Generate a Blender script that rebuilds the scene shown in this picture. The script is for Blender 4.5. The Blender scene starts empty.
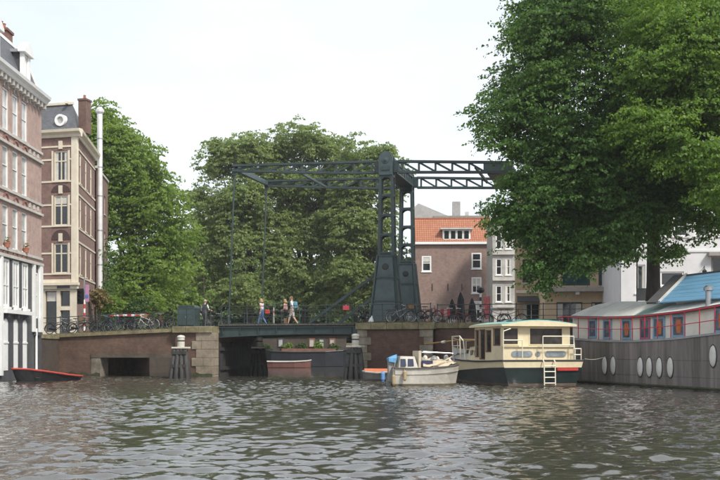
import bpy, math, random
import numpy as np
from mathutils import Vector, Matrix

random.seed(7)
RNG = np.random.default_rng(11)
SC = bpy.context.scene
COL = SC.collection
R = math.radians

# ------------------------------------------------------------------ camera
ZC = 1.7
cam = bpy.data.cameras.new('camera'); camo = bpy.data.objects.new('camera', cam); COL.objects.link(camo)
camo.location = (0, 0, ZC); camo.rotation_euler = (R(90), 0, 0)
cam.sensor_width = 36; cam.lens = 50; cam.shift_y = 0.1515
cam.clip_start = 0.2; cam.clip_end = 3000
SC.camera = camo

# ------------------------------------------------------------------ world: pale overcast veil over a Nishita sky
SUN_AZ = math.atan2(0.62, -0.72)      # clockwise from +Y
SUN_EL = R(46)
w = bpy.data.worlds.new('World'); SC.world = w; w.use_nodes = True
nt = w.node_tree; nt.nodes.clear()
out = nt.nodes.new('ShaderNodeOutputWorld'); bg = nt.nodes.new('ShaderNodeBackground')
sky = nt.nodes.new('ShaderNodeTexSky'); sky.sky_type = 'NISHITA'; sky.sun_disc = False
sky.sun_elevation = SUN_EL; sky.sun_rotation = SUN_AZ; sky.altitude = 0; sky.dust_density = 1.0
tc = nt.nodes.new('ShaderNodeTexCoord'); mp = nt.nodes.new('ShaderNodeMapping')
mp.inputs['Scale'].default_value = (1.0, 1.0, 3.0)
nz = nt.nodes.new('ShaderNodeTexNoise'); nz.inputs['Scale'].default_value = 2.2; nz.inputs['Detail'].default_value = 6; nz.inputs['Roughness'].default_value = 0.55
rmp = nt.nodes.new('ShaderNodeValToRGB')
rmp.color_ramp.elements[0].position = 0.32; rmp.color_ramp.elements[0].color = (3.15, 3.42, 3.75, 1)      # thin grey-blue veil
rmp.color_ramp.elements[1].position = 0.66; rmp.color_ramp.elements[1].color = (4.0, 4.06, 4.14, 1)      # white cloud
mx = nt.nodes.new('ShaderNodeMix'); mx.data_type = 'RGBA'; mx.inputs['Factor'].default_value = 0.88
nt.links.new(tc.outputs['Generated'], mp.inputs['Vector']); nt.links.new(mp.outputs[0], nz.inputs['Vector'])
nt.links.new(nz.outputs['Fac'], rmp.inputs['Fac']); nt.links.new(rmp.outputs['Color'], mx.inputs['B'])
nt.links.new(sky.outputs[0], mx.inputs['A'])
nt.links.new(mx.outputs['Result'], bg.inputs['Color']); bg.inputs['Strength'].default_value = 0.1
nt.links.new(bg.outputs[0], out.inputs[0])

sun = bpy.data.lights.new('sun', 'SUN'); suno = bpy.data.objects.new('sun', sun); COL.objects.link(suno)
sun.energy = 1.5; sun.angle = R(10); sun.color = (1.0, 0.95, 0.87)
sd = Vector((math.sin(SUN_AZ) * math.cos(SUN_EL), math.cos(SUN_AZ) * math.cos(SUN_EL), math.sin(SUN_EL)))
suno.rotation_euler = sd.to_track_quat('Z', 'Y').to_euler(); suno.location = (30, -30, 60)

SC.view_settings.view_transform = 'Standard'; SC.view_settings.look = 'None'
SC.view_settings.exposure = 1.5; SC.view_settings.gamma = 1.0; SC.view_settings.use_curve_mapping = False
SC.render.engine = 'CYCLES'

# ------------------------------------------------------------------ materials
MATS = {}
def _nodes(name):
    m = bpy.data.materials.new(name); m.use_nodes = True
    n = m.node_tree.nodes; l = m.node_tree.links
    return m, n, l, n['Principled BSDF']

def mat(name, col, rough=0.6, var=0.18, scale=3.0, bump=0.0, metal=0.0, bscale=None, stretch=(1, 1, 1), stain=0.0, spec=0.5, coat=0.0):
    """plain paint/stone/wood: base colour broken up by two noises, optional fine relief and darker weathering"""
    if name in MATS: return MATS[name]
    m, n, l, p = _nodes(name)
    t = n.new('ShaderNodeTexCoord'); mpn = n.new('ShaderNodeMapping'); mpn.inputs['Scale'].default_value = stretch
    l.new(t.outputs['Object'], mpn.inputs['Vector'])
    a = n.new('ShaderNodeTexNoise'); a.inputs['Scale'].default_value = scale; a.inputs['Detail'].default_value = 6; a.inputs['Roughness'].default_value = 0.65
    l.new(mpn.outputs[0], a.inputs['Vector'])
    r = n.new('ShaderNodeValToRGB'); e = r.color_ramp.elements
    e[0].position = 0.3; e[1].position = 0.7
    e[0].color = tuple(max(0, c * (1 - var)) for c in col) + (1,); e[1].color = tuple(min(1, c * (1 + var)) for c in col) + (1,)
    l.new(a.outputs['Fac'], r.inputs['Fac'])
    last = r.outputs['Color']
    if stain > 0:
        b = n.new('ShaderNodeTexNoise'); b.inputs['Scale'].default_value = scale * 0.35; b.inputs['Detail'].default_value = 8; b.inputs['Roughness'].default_value = 0.7
        l.new(mpn.outputs[0], b.inputs['Vector'])
        rr = n.new('ShaderNodeValToRGB'); rr.color_ramp.elements[0].position = 0.45; rr.color_ramp.elements[1].position = 0.62
        rr.color_ramp.elements[0].color = (0, 0, 0, 1); rr.color_ramp.elements[1].color = (stain, stain, stain, 1)
        l.new(b.outputs['Fac'], rr.inputs['Fac'])
        mm = n.new('ShaderNodeMix'); mm.data_type = 'RGBA'; l.new(rr.outputs['Color'], mm.inputs['Factor'])
        l.new(last, mm.inputs['A']); mm.inputs['B'].default_value = (col[0] * 0.3, col[1] * 0.3, col[2] * 0.26, 1)
        last = mm.outputs['Result']
    l.new(last, p.inputs['Base Color'])
    p.inputs['Roughness'].default_value = rough; p.inputs['Metallic'].default_value = metal
    p.inputs['Specular IOR Level'].default_value = spec; p.inputs['Coat Weight'].default_value = coat
    if bump > 0:
        c = n.new('ShaderNodeTexNoise'); c.inputs['Scale'].default_value = bscale or scale * 6; c.inputs['Detail'].default_value = 4
        l.new(mpn.outputs[0], c.inputs['Vector'])
        bn = n.new('ShaderNodeBump'); bn.inputs['Strength'].default_value = bump; bn.inputs['Distance'].default_value = 0.03
        l.new(c.outputs['Fac'], bn.inputs['Height']); l.new(bn.outputs[0], p.inputs['Normal'])
    MATS[name] = m
    return m

def brick(name, c1, c2, mortar, bw=0.22, bh=0.065, stain=0.35, msize=0.012):
    if name in MATS: return MATS[name]
    m, n, l, p = _nodes(name)
    t = n.new('ShaderNodeTexCoord'); s = n.new('ShaderNodeSeparateXYZ'); l.new(t.outputs['Object'], s.inputs[0])
    ad = n.new('ShaderNodeMath'); ad.operation = 'ADD'; l.new(s.outputs['X'], ad.inputs[0]); l.new(s.outputs['Y'], ad.inputs[1])
    cb = n.new('ShaderNodeCombineXYZ'); l.new(ad.outputs[0], cb.inputs['X']); l.new(s.outputs['Z'], cb.inputs['Y'])
    b = n.new('ShaderNodeTexBrick'); l.new(cb.outputs[0], b.inputs['Vector'])
    b.inputs['Scale'].default_value = 1.0; b.inputs['Brick Width'].default_value = bw; b.inputs['Row Height'].default_value = bh
    b.inputs['Mortar Size'].default_value = msize; b.inputs['Bias'].default_value = 0.0
    b.inputs['Color1'].default_value = c1 + (1,); b.inputs['Color2'].default_value = c2 + (1,); b.inputs['Mortar'].default_value = mortar + (1,)
    a = n.new('ShaderNodeTexNoise'); a.inputs['Scale'].default_value = 0.7; a.inputs['Detail'].default_value = 8; a.inputs['Roughness'].default_value = 0.7
    l.new(t.outputs['Object'], a.inputs['Vector'])
    r = n.new('ShaderNodeValToRGB'); r.color_ramp.elements[0].position = 0.35; r.color_ramp.elements[1].position = 0.7
    r.color_ramp.elements[0].color = (0, 0, 0, 1); r.color_ramp.elements[1].color = (stain, stain, stain, 1)
    l.new(a.outputs['Fac'], r.inputs['Fac'])
    mm = n.new('ShaderNodeMix'); mm.data_type = 'RGBA'; l.new(r.outputs['Color'], mm.inputs['Factor']); l.new(b.outputs['Color'], mm.inputs['A'])
    mm.inputs['B'].default_value = (c1[0] * 0.45, c1[1] * 0.48, c1[2] * 0.5, 1)
    a2 = n.new('ShaderNodeTexNoise'); a2.inputs['Scale'].default_value = 2.6; a2.inputs['Detail'].default_value = 9; a2.inputs['Roughness'].default_value = 0.75
    l.new(t.outputs['Object'], a2.inputs['Vector'])
    r2 = n.new('ShaderNodeValToRGB'); r2.color_ramp.elements[0].position = 0.3; r2.color_ramp.elements[1].position = 0.72
    r2.color_ramp.elements[0].color = (0.62, 0.66, 0.68, 1); r2.color_ramp.elements[1].color = (1.35, 1.22, 1.12, 1); l.new(a2.outputs['Fac'], r2.inputs['Fac'])
    m2 = n.new('ShaderNodeMix'); m2.data_type = 'RGBA'; m2.blend_type = 'MULTIPLY'; m2.inputs['Factor'].default_value = 0.9
    l.new(mm.outputs['Result'], m2.inputs['A']); l.new(r2.outputs['Color'], m2.inputs['B'])
    l.new(m2.outputs['Result'], p.inputs['Base Color']); p.inputs['Roughness'].default_value = 0.85
    bn = n.new('ShaderNodeBump'); bn.inputs['Strength'].default_value = 0.5; bn.inputs['Distance'].default_value = 0.01
    l.new(b.outputs['Fac'], bn.inputs['Height']); bn.invert = True; l.new(bn.outputs[0], p.inputs['Normal'])
    MATS[name] = m
    return m

def glass(name, col, rough=0.04, var=0.5, scale=0.8):
    if name in MATS: return MATS[name]
    m = mat(name, col, rough, var, scale, spec=0.7)
    return m

def leafmat(name, c1, c2, trans=0.35):
    if name in MATS: return MATS[name]
    m, n, l, p = _nodes(name)
    g = n.new('ShaderNodeNewGeometry'); t = n.new('ShaderNodeTexCoord')
    a = n.new('ShaderNodeTexNoise'); a.inputs['Scale'].default_value = 0.45; a.inputs['Detail'].default_value = 3
    l.new(t.outputs['Object'], a.inputs['Vector'])
    ad = n.new('ShaderNodeMath'); ad.operation = 'MULTIPLY_ADD'; ad.inputs[1].default_value = 0.75
    l.new(g.outputs['Random Per Island'], ad.inputs[0])
    sb = n.new('ShaderNodeMath'); sb.operation = 'SUBTRACT'; l.new(a.outputs['Fac'], sb.inputs[0]); sb.inputs[1].default_value = 0.37
    l.new(sb.outputs[0], ad.inputs[2])
    r = n.new('ShaderNodeValToRGB'); r.color_ramp.elements[0].color = c1 + (1,); r.color_ramp.elements[1].color = c2 + (1,)
    r.color_ramp.elements[0].position = 0.1; r.color_ramp.elements[1].position = 0.85
    l.new(ad.outputs[0], r.inputs['Fac']); l.new(r.outputs['Color'], p.inputs['Base Color'])
    p.inputs['Roughness'].default_value = 0.5; p.inputs['Specular IOR Level'].default_value = 0.35
    tr = n.new('ShaderNodeBsdfTranslucent'); mxs = n.new('ShaderNodeMixShader'); mxs.inputs[0].default_value = trans
    hs = n.new('ShaderNodeHueSaturation'); hs.inputs['Saturation'].default_value = 1.15; hs.inputs['Value'].default_value = 1.5; hs.inputs['Hue'].default_value = 0.485
    l.new(r.outputs['Color'], hs.inputs['Color']); l.new(hs.outputs[0], tr.inputs['Color'])
    o = n['Material Output']; l.new(p.outputs[0], mxs.inputs[1]); l.new(tr.outputs[0], mxs.inputs[2]); l.new(mxs.outputs[0], o.inputs['Surface'])
    MATS[name] = m
    return m

# ------------------------------------------------------------------ mesh building
class MB:
    def __init__(s, T=None):
        s.v = []; s.f = []; s.m = []; s.T = T
    def add(s, vs, fs, m=0):
        o = len(s.v)
        if s.T is not None: vs = [tuple(s.T @ Vector(p)) for p in vs]
        s.v += [tuple(p) for p in vs]; s.f += [tuple(i + o for i in f) for f in fs]; s.m += [m] * len(fs)
        return s
    def box(s, x0, x1, y0, y1, z0, z1, m=0):
        return s.add([(x0, y0, z0), (x1, y0, z0), (x1, y1, z0), (x0, y1, z0), (x0, y0, z1), (x1, y0, z1), (x1, y1, z1), (x0, y1, z1)],
                     [(0, 3, 2, 1), (4, 5, 6, 7), (0, 1, 5, 4), (1, 2, 6, 5), (2, 3, 7, 6), (3, 0, 4, 7)], m)
    def beam(s, p0, p1, wd, ht, up=(0, 0, 1), m=0):
        p0 = Vector(p0); p1 = Vector(p1); d = (p1 - p0).normalized(); up = Vector(up)
        sd_ = d.cross(up)
        if sd_.length < 1e-5: sd_ = d.cross(Vector((1, 0, 0)))
        sd_.normalize(); u = sd_.cross(d); a = sd_ * wd / 2; b = u * ht / 2
        return s.add([p0 - a - b, p0 + a - b, p0 + a + b, p0 - a + b, p1 - a - b, p1 + a - b, p1 + a + b, p1 - a + b],
                     [(0, 1, 2, 3), (7, 6, 5, 4), (0, 4, 5, 1), (1, 5, 6, 2), (2, 6, 7, 3), (3, 7, 4, 0)], m)
    def tube(s, pts, r, n=8, m=0, cap=True):
        pts = [Vector(p) for p in pts]; k = len(pts)
        rs = r if isinstance(r, (list, tuple)) else [r] * k
        vs = []; fs = []; prev = None
        for i, p in enumerate(pts):
            d = (pts[min(i + 1, k - 1)] - pts[max(i - 1, 0)]).normalized()
            if prev is None:
                a = d.cross(Vector((0, 0, 1)))
                if a.length < 1e-3: a = d.cross(Vector((1, 0, 0)))
            else: a = prev - d * prev.dot(d)
            a.normalize(); prev = a; b = d.cross(a)
            for j in range(n):
                t = 2 * math.pi * j / n; vs.append(p + (a * math.cos(t) + b * math.sin(t)) * rs[i])
        for i in range(k - 1):
            for j in range(n):
                j2 = (j + 1) % n; fs.append((i * n + j, i * n + j2, (i + 1) * n + j2, (i + 1) * n + j))
        if cap: fs.append(tuple(range(n - 1, -1, -1))); fs.append(tuple((k - 1) * n + j for j in range(n)))
        return s.add(vs, fs, m)
    def lathe(s, prof, n=16, c=(0, 0, 0), m=0):
        vs = []; fs = []; k = len(prof)
        for r, z in prof:
            for j in range(n):
                t = 2 * math.pi * j / n; vs.append((c[0] + r * math.cos(t), c[1] + r * math.sin(t), c[2] + z))
        for i in range(k - 1):
            for j in range(n):
                j2 = (j + 1) % n; fs.append((i * n + j, i * n + j2, (i + 1) * n + j2, (i + 1) * n + j))
        fs.append(tuple(range(n - 1, -1, -1))); fs.append(tuple((k - 1) * n + j for j in range(n)))
        return s.add(vs, fs, m)
    def prism(s, poly, plane, d0, d1, m=0):
        """polygon in 'xz' (extruded along y), 'yz' (along x) or 'xy' (along z)"""
        k = len(poly)
        f = {'xz': lambda a, b, d: (a, d, b), 'yz': lambda a, b, d: (d, a, b), 'xy': lambda a, b, d: (a, b, d)}[plane]
        vs = [f(a, b, d0) for a, b in poly] + [f(a, b, d1) for a, b in poly]
        fs = [tuple(range(k)), tuple(range(2 * k - 1, k - 1, -1))] + [(i, i + k, (i + 1) % k + k, (i + 1) % k) for i in range(k)]
        return s.add(vs, fs, m)
    def loft(s, rings, closed=False, cap0=False, cap1=False, mats=None, m=0):
        n = len(rings[0]); vs = [p for r_ in rings for p in r_]; o = len(s.v); fs = []; ms = []
        for i in range(len(rings) - 1):
            for j in range(n if closed else n - 1):
                j2 = (j + 1) % n; fs.append((i * n + j, i * n + j2, (i + 1) * n + j2, (i + 1) * n + j)); ms.append(mats[j] if mats else m)
        if cap0: fs.append(tuple(range(n - 1, -1, -1))); ms.append(m)
        if cap1: fs.append(tuple((len(rings) - 1) * n + j for j in range(n))); ms.append(m)
        s.add(vs, fs, m); s.m[-len(fs):] = ms
        return s
    def mesh(s, name, mats, smooth=False):
        me = bpy.data.meshes.new(name); me.from_pydata(s.v, [], s.f)
        for mm in (mats if isinstance(mats, (list, tuple)) else [mats]): me.materials.append(mm)
        me.polygons.foreach_set('material_index', s.m)
        if smooth: me.polygons.foreach_set('use_smooth', [True] * len(s.f))
        me.update(); return me
    def build(s, name, mats, parent=None, smooth=False, bevel=0, kind=None):
        o = link(name, s.mesh(name, mats, smooth), parent)
        if bevel:
            b = o.modifiers.new('bevel', 'BEVEL'); b.width = bevel; b.segments = 1; b.limit_method = 'ANGLE'
        if kind: o['kind'] = kind
        return o

def link(name, me, parent=None):
    o = bpy.data.objects.new(name, me); COL.objects.link(o)
    if parent is not None: o.parent = parent
    return o
def tag(o, label=None, cat=None, group=None, kind=None):
    if label: o['label'] = label
    if cat: o['category'] = cat
    if group: o['group'] = group
    if kind: o['kind'] = kind
    return o
def thing(name, loc=(0, 0, 0), rz=0.0, label=None, cat=None, group=None):
    o = bpy.data.objects.new(name, None); COL.objects.link(o); o.location = loc; o.rotation_euler = (0, 0, rz); o.empty_display_size = 0.3
    return tag(o, label, cat, group)
def copy_tree(o, parent=None):
    c = o.copy(); COL.objects.link(c); c.parent = parent
    for ch in list(o.children): copy_tree(ch, c)
    return c
def hide_proto(o):
    for ch in list(o.children): hide_proto(ch)
    bpy.data.objects.remove(o, do_unlink=True)

# pixel -> direction ; the photograph is 720x480, horizon at y=349, focal length 1000 px
def at(px, Y, py=None, Z=None):
    X = (px - 360) / 1000 * Y
    if py is not None: Z = ZC - (py - 349) / 1000 * Y
    return (X, Y, Z if Z is not None else 0)
def ray_line(px, P, d):
    """parameter t where P+t*d (plan view) meets the vertical plane through pixel column px"""
    r_ = (px - 360) / 1000
    return (P[0] - r_ * P[1]) / (r_ * d[1] - d[0])

# frame of the bridge: s along it (to the right), v across (away from the camera)
BA = -R(14.36); BU = (math.cos(BA), math.sin(BA)); BV = (-math.sin(BA), math.cos(BA)); B0 = (1.62, 60.0)
def W(s, v, z=0): return (B0[0] + BU[0] * s + BV[0] * v, B0[1] + BU[1] * s + BV[1] * v, z)
def s_at(px, v): return ray_line(px, W(0, v), BU)

# ------------------------------------------------------------------ shared materials
GREEN = mat('bridge_green_paint', (0.034, 0.056, 0.056), 0.45, 0.28, 2.2, bump=0.15, stain=0.35)
GREEN2 = mat('bridge_green_panel', (0.052, 0.082, 0.085), 0.42, 0.28, 1.8, bump=0.15, stain=0.35)
WHITE = mat('white_paint', (0.79, 0.79, 0.77), 0.5, 0.05, 2.0, stain=0.12)
CREAM = mat('cream_paint', (0.68, 0.61, 0.48), 0.55, 0.08, 2.0, stain=0.12)
STONE = mat('pier_stone', (0.27, 0.235, 0.18), 0.85, 0.35, 2.2, bump=0.5, stain=0.5)
COPING = mat('coping_stone', (0.23, 0.20, 0.115), 0.9, 0.35, 2.5, bump=0.6, stain=0.6)
PIERBRICK = brick('pier_brick', (0.115, 0.056, 0.042), (0.155, 0.078, 0.058), (0.14, 0.115, 0.09), stain=0.7)
QUAYBRICK = brick('quay_brick', (0.075, 0.052, 0.042), (0.10, 0.068, 0.05), (0.09, 0.08, 0.065), stain=0.7)
TIMBER = mat('wet_black_timber', (0.036, 0.035, 0.033), 0.7, 0.5, 2.0, bump=0.6, stretch=(3, 3, 0.4), bscale=14)
DARKGLASS = glass('dark_window_glass', (0.018, 0.021, 0.023))
CURTAIN = glass('net_curtain_glass', (0.46, 0.47, 0.46), 0.06, 0.35, 1.2)
BLACK = mat('black_paint', (0.015, 0.015, 0.016), 0.4, 0.3, 3)
STEEL = mat('bare_steel', (0.42, 0.43, 0.44), 0.32, 0.15, 4, metal=0.9)
RUBBER = mat('rubber', (0.018, 0.018, 0.018), 0.75, 0.2, 5)
# ================================================================== the setting
def make_water():
    xs = np.concatenate([[-900, -300, -80], np.arange(-24, 24.01, 0.09), [80, 300, 900]])
    ys = np.concatenate([[-600, -150, -20], np.arange(5.0, 45, 0.08), np.arange(45, 64.01, 0.12), [70, 85, 105, 200, 600, 1800]])
    X, Y = np.meshgrid(xs, ys)
    rng = np.random.default_rng(5); H = np.zeros_like(X)
    for i in range(60):
        lam = math.exp(rng.uniform(math.log(0.26), math.log(0.95))); k = 2 * math.pi / lam
        th = rng.normal(R(84), R(34)); a = 0.0064 * lam ** 0.75 * rng.uniform(0.5, 1.2)
        ph = rng.uniform(0, 7); arg = k * (X * math.cos(th) + Y * math.sin(th)) + ph + 0.9 * np.sin(0.23 * X + 0.31 * Y + i)
        H += a * (np.sin(arg) + 0.22 * np.sin(2 * arg + 0.6))
    gust = 0.80 + 0.42 * np.sin(X * 0.21 + 1.3 + 0.7 * np.sin(Y * 0.13)) * np.sin(Y * 0.17 + 0.4)
    H *= gust
    fade = np.clip((24 - np.abs(X)) / 3, 0, 1) * np.clip((Y - 5) / 2, 0, 1) * np.clip((64 - Y) / 6, 0, 1)
    H *= fade
    nx, ny = len(xs), len(ys)
    co = np.stack([X, Y, H], -1).reshape(-1, 3)
    i = np.arange(ny - 1)[:, None] * nx + np.arange(nx - 1)[None, :]
    q = np.stack([i, i + 1, i + 1 + nx, i + nx], -1).reshape(-1, 4)
    me = bpy.data.meshes.new('water'); me.vertices.add(len(co)); me.vertices.foreach_set('co', co.ravel())
    me.loops.add(q.size); me.loops.foreach_set('vertex_index', q.ravel()); me.polygons.add(len(q))
    me.polygons.foreach_set('loop_start', np.arange(len(q)) * 4); me.polygons.foreach_set('use_smooth', np.ones(len(q), bool))
    me.update()
    m, n, l, p = _nodes('canal_water')
    t = n.new('ShaderNodeTexCoord'); mpn = n.new('ShaderNodeMapping'); mpn.inputs['Scale'].default_value = (1.0, 1.4, 1.0)
    mpn.inputs['Rotation'].default_value = (0, 0, 0.5)
    l.new(t.outputs['Object'], mpn.inputs['Vector'])
    a = n.new('ShaderNodeTexNoise'); a.inputs['Scale'].default_value = 4.2; a.inputs['Detail'].default_value = 3; a.inputs['Roughness'].default_value = 0.6; a.inputs['Distortion'].default_value = 0.6
    l.new(mpn.outputs[0], a.inputs['Vector'])
    bn = n.new('ShaderNodeBump'); bn.inputs['Strength'].default_value = 0.10; bn.inputs['Distance'].default_value = 0.06
    l.new(a.outputs['Fac'], bn.inputs['Height']); l.new(bn.outputs[0], p.inputs['Normal'])
    p.inputs['Base Color'].default_value = (0.050, 0.047, 0.038, 1); p.inputs['Roughness'].default_value = 0.03
    p.inputs['IOR'].default_value = 2.2; p.inputs['Specular IOR Level'].default_value = 0.5
    me.materials.append(m)
    o = link('water', me); tag(o, 'rippled brown green canal water', None, None, 'structure')
make_water()

PAVE = brick('street_pavers', (0.13, 0.095, 0.08), (0.17, 0.125, 0.105), (0.10, 0.09, 0.08), 0.2, 0.1)
g = MB()
g.add([(-900, -200, 2.6), (-19.6, -200, 2.6), (-19.6, 108, 2.6), (-900, 108, 2.6)], [(0, 1, 2, 3)])
g.add([(-900, 108, 2.6), (4, 108, 2.6), (900, 108, 2.6), (900, 2200, 2.6), (-900, 2200, 2.6)], [(0, 1, 2, 3, 4)])
P1 = W(3.0, -0.9); P2 = W(15.7, -0.9)
g.add([(P1[0], P1[1], 3.05), (P2[0], P2[1], 3.05), (60, 55.7, 3.05), (900, 55.7, 3.05), (900, 107.9, 3.05), (4, 107.9, 3.05), (4, 64, 3.05)], [(0, 1, 2, 3, 4, 5, 6)])
g.add([(P2[0], P2[1], 3.05), (26.0, 6, 3.05), (60, -160, 3.05), (900, -160, 3.05), (900, 55.7, 3.05), (60, 55.7, 3.05)], [(0, 1, 2, 3, 4, 5)])
tag(g.build('ground', PAVE), 'brick paved quays and streets beside the canal', None, None, 'structure')

def wall_thing(name, pts, ztop, label, th=0.5, m=QUAYBRICK):
    """a quay wall along a plan polyline: brick body, one coping stone after another on top"""
    t = thing(name, (pts[0][0], pts[0][1], 0), 0, label, 'quay wall')
    b = MB(); ox, oy = pts[0][0], pts[0][1]
    for (x0, y0), (x1, y1) in zip(pts[:-1], pts[1:]):
        b.beam((x0 - ox, y0 - oy, ztop / 2 - 0.9), (x1 - ox, y1 - oy, ztop / 2 - 0.9), th, ztop + 1.4)
        L = math.hypot(x1 - x0, y1 - y0); n = max(1, min(60, int(L / 1.4))); ux, uy = (x1 - x0) / L, (y1 - y0) / L
        for k in range(n):
            a0, a1 = L * k / n + 0.01, L * (k + 1) / n - 0.01
            c = MB(); c.beam((x0 - ox + ux * a0, y0 - oy + uy * a0, ztop - 0.08), (x0 - ox + ux * a1, y0 - oy + uy * a1, ztop - 0.08), th + 0.12, 0.24 + random.uniform(-.015, .015))
            c.build('coping_stone', COPING, t)
    b.build('brick_face', m, t)
    return t
wall_thing('quay_wall', [(-19.55, 20), (-19.55, 64)], 2.55, 'brick quay wall under the striped white and grey house')
wall_thing('quay_wall', [(-19.5, 75), (-20.3, 108)], 2.55, 'brick quay wall beyond the bridge below the left bank trees')
wall_thing('quay_wall', [(-20.3, 108), (4, 108)], 2.3, 'distant quay wall behind the moored barges under the bridge')
wall_thing('quay_wall', [(P2[0] + .2, P2[1] - .2), (26.0, 6)], 3.05, 'quay wall behind the long grey houseboat')
# ================================================================== drawbridge
bridge = thing('drawbridge', W(0, 0, 0), BA, 'dark green iron double drawbridge with two lattice towers and balance beams', 'bridge')

def tower(v0):
    """lattice tower: plated battered foot, four arched openings above, bearing head"""
    # plated foot, three courses, slightly battered
    zs = [3.24, 4.55, 5.95, 7.3]
    def hw(z): k = (z - 3.24) / 4.06; return 0.88 - 0.40 * k ** 0.8, 0.92 - 0.56 * k ** 0.8
    b = MB()
    for i in range(3):
        rings = []
        for z in np.linspace(zs[i] + (0.03 if i else 0), zs[i + 1], 4):
            a, d = hw(z); rings.append([(-a, v0 - d, z), (a, v0 - d, z), (a, v0 + d, z), (-a, v0 + d, z)])
        b.loft(rings, closed=True, cap0=True, cap1=True)
    root = b.build('tower', GREEN2, bridge)
    for i, z in enumerate((3.3, 4.56, 5.96, 7.3)):
        a, d = hw(z); a += 0.05; d += 0.05
        MB().box(-a, a, v0 - d, v0 + d, z - 0.05, z + 0.05).build('band_plate', GREEN, root)
    for sx in (-1, 1):
        for sy in (-1, 1):
            rv = MB(); p = []
            for z in np.linspace(3.3, 7.3, 6):
                a, d = hw(z); p.append((sx * (a + 0.004), v0 + sy * (d + 0.004), z))
            for q0, q1 in zip(p[:-1], p[1:]): rv.beam(q0, q1, 0.13, 0.13)
            rv.build('corner_angle', GREEN, root)
    rr = MB()
    for z0, z1 in zip(zs[:-1], zs[1:]):
        for z in (z0 + 0.16, z1 - 0.13):
            a, d = hw(z)
            for k in range(9):
                x = -a + 0.14 + (2 * a - 0.28) * k / 8
                rr.lathe([(0.022, 0), (0.018, 0.012), (0.006, 0.018)], 6, (x, 0, 0))
                n0 = len(rr.v) - 18
                for q in range(n0, len(rr.v)):
                    X_, Y_, Z_ = rr.v[q]; rr.v[q] = (X_, v0 - d - 0.002 - Z_, z + Y_)
    rr.build('rivets', GREEN, root, kind='stuff')
    d = hw(6.75)[1]
    hole = MB(); hole.lathe([(0.2, 0), (0.2, 0.05), (0.13, 0.06)], 16)
    hole.v = [(x, v0 - d - z, 6.62 + y) for x, y, z in hole.v]; hole.build('round_hatch', BLACK, root)
    # upper frame: four legs converging, rungs with arched gussets
    zt = 12.95
    for sx in (-1, 1):
        for sy in (-1, 1):
            l_ = MB()
            p0 = (sx * 0.43, v0 + sy * 0.30, 7.34); p1 = (sx * 0.34, v0 + sy * 0.24, zt)
            l_.beam(p0, p1, 0.15, 0.15, (1, 0, 0)); l_.build('leg', GREEN, root)
    rungs = [7.45, 8.55, 9.72, 10.9, 12.05]
    for i, z in enumerate(rungs):
        k = (z - 7.34) / (zt - 7.34); a = 0.43 - 0.09 * k + 0.075; d_ = 0.30 - 0.06 * k + 0.078
        r_ = MB(); r_.box(-a, a, v0 - d_, v0 + d_, z - 0.06, z + 0.06); r_.build('rung', GREEN, root)
        if i > 0:                                  # rounded gussets under every rung
            for sy in (-1, 1):
                gs = MB(); yy = v0 + sy * (d_ - 0.04)
                for sx in (-1, 1):
                    w_ = a - 0.12; pts = [(sx * w_, z - 0.06), (sx * w_, z - 0.36)]
                    for t_ in range(6):
                        th = t_ / 5 * math.pi / 2
                        pts.append((sx * (w_ - (w_ - 0.03) * (1 - math.cos(th))), z - 0.36 + 0.28 * math.sin(th)))
                    pts.append((0.0 * sx, z - 0.06))
                    gs.prism(pts, 'xz', yy - 0.02, yy + 0.02)
                gs.build('gusset', GREEN, root)
    # head with bearing
    hd = MB(); pts = [(-0.42, 12.1)] + [(-0.42 * math.cos(t_), 13.08 + 0.42 * math.sin(t_)) for t_ in np.linspace(0, math.pi, 13)] + [(0.42, 12.1)]
    hd.prism(pts, 'xz', v0 - 0.40, v0 - 0.26); hd.prism(pts, 'xz', v0 + 0.26, v0 + 0.40)
    hd.build('head_plate', GREEN2, root)
    bo = MB(); bo.lathe([(0.20, 0), (0.20, 0.03), (0.10, 0.05), (0.08, 0.08), (0.04, 0.09)], 18)
    bo.v = [(x, v0 - 0.40 - z, 12.98 + y) for x, y, z in bo.v]; bo.build('bearing', GREEN2, root)
    MB().box(-0.25, 0.25, v0 - 0.46, v0 - 0.402, 12.38, 12.62).build('bearing_block', GREEN, root)
tower(0.0); tower(5.9)

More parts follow.
